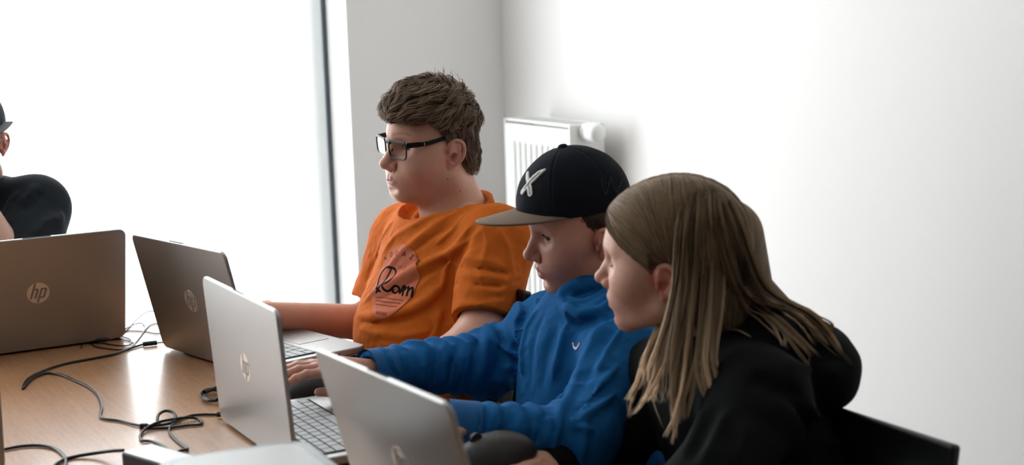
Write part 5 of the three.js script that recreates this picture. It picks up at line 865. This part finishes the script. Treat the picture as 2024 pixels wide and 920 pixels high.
// ---------------------------------------------------------------- chairs
const blackShell = std({ color: 0x08090a, roughness: 0.38 }), blackTube = std({ color: 0x0d0d0e, roughness: 0.35, metalness: 0.5 });
function chair(label, pos, back, top, width, arms) {                        // pos: floor point under the seat centre; back: how far behind it the backrest stands
  const o = thing('chair', label, 'chair', [pos.x, 0, pos.z], TURN, 'black chairs along the table');
  mesh('seat', rbox(0.44, 0.035, 0.45, 0.014, 0, 0.445, 0), blackShell, o);
  const bw = width, bh = 0.34, g = rbox(0.016, bh, bw, 0.006, 0, -bh / 2, 0).rotateZ(-0.16).translate(back, top, 0);
  mesh('backrest', g, blackShell, o);
  for (const s of [-1, 1]) {
    mesh('back_post', tube([V(0.17, 0.43, s * 0.19), V(back - 0.03, 0.48, s * 0.19), V(back - 0.03, top - 0.12, s * 0.19)], 0.011, 20, 8), blackTube, o);
    for (const e of [-1, 1]) mesh('leg', tube([V(e * 0.18, 0.43, s * 0.19), V(e * 0.21, 0.2, s * 0.21), V(e * 0.22, 0.005, s * 0.215)], 0.011, 16, 8), blackTube, o);
    if (arms) { mesh('armrest', rbox(0.27, 0.022, 0.045, 0.009, 0.03, 0.672, s * 0.235), blackShell, o); mesh('arm_post', tube([V(-0.08, 0.43, s * 0.235), V(-0.08, 0.665, s * 0.235)], 0.011, 8, 8), blackTube, o); mesh('arm_post', tube([V(0.14, 0.43, s * 0.235), V(0.14, 0.665, s * 0.235)], 0.011, 8, 8), blackTube, o); }
  }
  return o;
}
{ // the chair tops are fixed by the corners that show
  const cg = onLevel(1894, 881, 0.80), g0 = cg.clone().addScaledVector(T, -0.23).addScaledVector(N, -0.24); chair('black chair behind the girl in the black hoodie', g0, 0.24, 0.80, 0.46, false);
  const co = onLevel(1046, 577, 0.86), o0 = co.clone().addScaledVector(T, -0.23).addScaledVector(N, -0.24); chair('black chair with armrests under the boy in the orange T-shirt', o0, 0.24, 0.86, 0.46, true);
  const hb = P(1225, 1010, 2.47); chair('black chair under the boy in the blue hoodie', V(hb.x, 0, hb.z).addScaledVector(N, 0.02), 0.20, 0.79, 0.44, false);
  const hp_ = P(-40, 760, 3.22); chair('black chair under the person in the black T-shirt', V(hp_.x, 0, hp_.z), 0.24, 0.80, 0.44, false).rotation.y = Math.atan2(Math.cos(0.42), -Math.sin(0.42));
}

// ---------------------------------------------------------------- mice
function mouse(label, at, dirV, mat, k = 1) {
  const f = (x, y, z) => { const body = ellipsoid([0, 0.004, 0], [0.031, 0.034, 0.056])(x, y, z); return smax(body, -y + 0.001, 0.006); };
  const o = thing('computer_mouse', label, 'computer mouse', [at.x, TABLE_Y, at.z], Math.atan2(dirV.x, dirV.z));
  const grooves = creased(f, [[[V(0, 0.030, 0.05), V(0, 0.038, 0.02), V(0, 0.039, 0.0)], 0.0014, -0.0014], [[V(-0.03, 0.02, 0.0), V(-0.015, 0.036, 0.002), V(0, 0.039, 0.002), V(0.015, 0.036, 0.002), V(0.03, 0.02, 0.0)], 0.0014, -0.0014]]);
  mesh('shell', netMesh(grooves, [-0.04, -0.004, -0.065], [0.04, 0.045, 0.065], 0.0028).scale(k, k, k), mat, o);
  mesh('scroll_wheel', new THREE.CylinderGeometry(0.008, 0.008, 0.006, 20).rotateZ(Math.PI / 2).translate(0, 0.033, 0.026).scale(k, k, k), darkPlastic, o);
  mesh('glide_foot', rbox(0.03, 0.0014, 0.012, 0.0006, 0, 0.0007, 0.03).scale(k, 1, k), wellMat, o); return o;
}
mouse('black computer mouse under the hand of the boy in blue', onLevel(618, 778, TABLE_Y + 0.012).addScaledVector(N, 0.012).addScaledVector(T, -0.012), flip(N), std({ color: 0x0b0c0d, roughness: 0.55 }), 1.12);
mouse('dark grey computer mouse beside the blue sleeve, by the girl', onLevel(980, 914), flip(N), std({ color: 0x2c2a28, roughness: 0.45 }), 1.12);

// ---------------------------------------------------------------- cables lying on the table
const cord = std({ color: 0x0a0a0b, roughness: 0.42 });
const lay = (list, r, lift = 0) => list.map(([x, y, h]) => onLevel(x, y, TABLE_Y + r + 0.0004 + (h ?? lift)));
const cable = (list, r, seg) => tube(lay(list, r), r, seg ?? list.length * 8, 8);
{
  const a = thing('charging_cable', 'black charging cable with a loose barrel plug winding over the table', 'cable');
  mesh('cord', cable([[283, 681], [255, 690], [224, 701], [190, 708], [157, 714], [128, 720], [104, 727], [80, 736], [60, 746], [49, 757], [44, 769], [50, 763], [60, 752], [76, 743], [97, 738], [125, 743], [150, 754], [172, 764], [189, 777], [197, 790], [201, 808], [198, 824], [210, 829], [235, 832], [258, 838], [277, 842]], 0.0022, 220), cord, a);
  const p0 = onLevel(283, 681, TABLE_Y + 0.005), p1 = onLevel(310, 678, TABLE_Y + 0.005), p2 = onLevel(322, 677, TABLE_Y + 0.005);
  mesh('plug_grip', tube([p0, p1], 0.0045, 4, 12), darkPlastic, a); mesh('plug_tip', tube([p1, p2], 0.0022, 4, 10), chrome, a);
  const b = thing('charging_cable', 'tangled black charging cable plugged into the side of a laptop', 'cable');
  mesh('cord', cable([[430, 820], [400, 820], [375, 823], [352, 832], [338, 843], [335, 855], [345, 868], [360, 880], [371, 888], [366, 890], [355, 892], [348, 898], [345, 906]], 0.0022, 130), cord, b);
  mesh('plug', tube([onLevel(429, 820, TABLE_Y + 0.006), onLevel(449, 819, TABLE_Y + 0.006)], 0.0042, 4, 12), darkPlastic, b);
  const k = thing('charging_cable', 'loop of black cable tied in a knot on the table', 'cable');
  mesh('cord', cable([[277, 842], [290, 847], [315, 847], [345, 845], [375, 841], [393, 840], [399, 836], [392, 829], [372, 826, 0.003], [345, 829, 0.005], [318, 834, 0.006], [298, 842, 0.004], [284, 852, 0.001], [277, 863], [281, 871], [298, 873], [316, 879], [332, 890], [345, 903]], 0.0022, 170), cord, k);
  mesh('knot_loop', tube([[316, 840, 0.003], [311, 832, 0.012], [314, 820, 0.02], [326, 813, 0.024], [340, 815, 0.022], [347, 824, 0.014], [343, 834, 0.006], [325, 840, 0.003], [300, 842, 0.003], [282, 842, 0.001]].map(([x, y, h]) => onLevel(x, y, TABLE_Y + 0.002 + h * 0.5)), 0.0024, 80, 8), cord, k);
  mesh('cable_tie', rbox(0.012, 0.008, 0.008, 0.002).translate(...onLevel(284, 843, TABLE_Y + 0.004).toArray()), darkPlastic, k);
  solo('power_cable', cable([[8, 889], [40, 883], [75, 881], [105, 886], [122, 897], [130, 910], [129, 930]], 0.0024, 90), cord, 'black power cable curving away from the laptop with upright lid', 'cable');
  const q0 = onLevel(239, 895, TABLE_Y + 0.028), q1 = onLevel(296, 912, TABLE_Y + 0.028), ql = q1.clone().sub(q0).normalize(), qs = V(ql.z, 0, -ql.x), qc = q0.clone().addScaledVector(ql, 0.055).addScaledVector(qs, 0.025);
  const br = thing('power_adapter', 'flat power adapter with black cable beside the pale case', 'power adapter', [qc.x, TABLE_Y, qc.z], Math.atan2(-ql.z, ql.x));
  mesh('housing', rbox(0.11, 0.028, 0.05, 0.003, 0, 0.014, 0), std({ color: 0x121214, roughness: 0.5 }), br); mesh('label', box(0.106, 0.0008, 0.046, 0, 0.0282, 0), std({ color: new THREE.Color(0.42, 0.40, 0.38), roughness: 0.35, metalness: 0.2 }), br);
  solo('power_cable', tube([[244, 891, 0.013], [222, 892, 0.010], [192, 896, 0.004], [150, 903], [120, 912], [98, 930]].map(([x, y, h]) => onLevel(x, y, TABLE_Y + 0.003 + (h ?? 0))), 0.0026, 70, 8), cord, 'black cable leading into the power adapter', 'cable');
  const co = thing('cable_coil', 'small coil of black cable beside the laptop of the boy in blue', 'cable', [0, 0, 0]);
  const loops = []; for (let i = 0; i < 34; i++) { const t = i / 33 * Math.PI * 2 * 3.2; loops.push(onLevel(421 + 22 * Math.cos(t) + 2 * Math.sin(t * 2.3), 781 + 11 * Math.sin(t) + 1.5 * Math.cos(t * 1.7), TABLE_Y + 0.0026 + 0.0022 * (i / 11))); }
  mesh('cord', tube(loops, 0.0022, 200, 8), cord, co); mesh('plug', tube([onLevel(404, 776, TABLE_Y + 0.010), onLevel(432, 766, TABLE_Y + 0.010)], 0.0032, 6, 10), darkPlastic, co);
  const te = thing('earphone_cable', 'thin tangled black cable beside the laptop of the person in black', 'cable');
  const thin = (l) => cable(l, 0.0012, l.length * 9);
  mesh('cord', thin([[160, 688], [166, 677], [190, 676], [215, 672], [240, 662], [258, 645], [275, 628], [292, 617], [308, 618], [316, 640]]), cord, te);
  mesh('cord', thin([[168, 677], [200, 678], [230, 662], [252, 648], [272, 640], [284, 642], [286, 652], [276, 668], [262, 684], [250, 692]]), cord, te);
  mesh('cord', thin([[176, 677], [190, 686], [215, 690], [240, 692], [262, 686], [266, 680], [250, 674], [225, 670], [205, 674]]), cord, te);
  mesh('cord', thin([[184, 676], [210, 680], [236, 684], [256, 682], [258, 672], [240, 666], [216, 668]]), cord, te);
  mesh('cord', thin([[225, 660], [250, 655], [285, 656], [308, 660], [322, 658]]), cord, te);
  mesh('cord', thin([[286, 654], [296, 644], [310, 640], [320, 642]]), cord, te);
  mesh('twist_tie', tube([onLevel(166, 675, TABLE_Y + 0.005), onLevel(192, 673, TABLE_Y + 0.006), onLevel(214, 671, TABLE_Y + 0.005)], 0.0036, 14, 8), cord, te);
}
{ // pale case with a dark rounded rim close to the camera
  const h = 0.105, a = onLevel(301, 914, TABLE_Y + h), b = onLevel(600, 867, TABLE_Y + h), u = b.clone().sub(a), w = u.length(); u.normalize(); const v = V(-u.z, 0, u.x); if (v.z < 0) v.negate();
  const dl = 0.17, mid = a.clone().add(b).multiplyScalar(0.5).addScaledVector(v, dl / 2), o = thing('storage_case', 'pale flat-topped case with a dark rounded rim on the table', 'case', [mid.x, TABLE_Y, mid.z], Math.atan2(-u.z, u.x));
  mesh('body', plate(w, dl, h - 0.012, 0.03, 0.004).rotateX(-Math.PI / 2), std({ color: new THREE.Color(0.55, 0.55, 0.54), roughness: 0.45 }), o);
  mesh('rim', plate(w + 0.006, dl + 0.006, 0.013, 0.032, 0.005).rotateX(-Math.PI / 2).translate(0, h - 0.0125, 0), std({ color: new THREE.Color(0.16, 0.17, 0.175), roughness: 0.4, metalness: 0.3 }), o);
  mesh('top_panel', plate(w - 0.030, dl - 0.030, 0.003, 0.022, 0.001).rotateX(-Math.PI / 2).translate(0, h - 0.001, 0), std({ color: new THREE.Color(0.62, 0.62, 0.60), roughness: 0.5 }), o);
}

renderer.render(scene, camera);
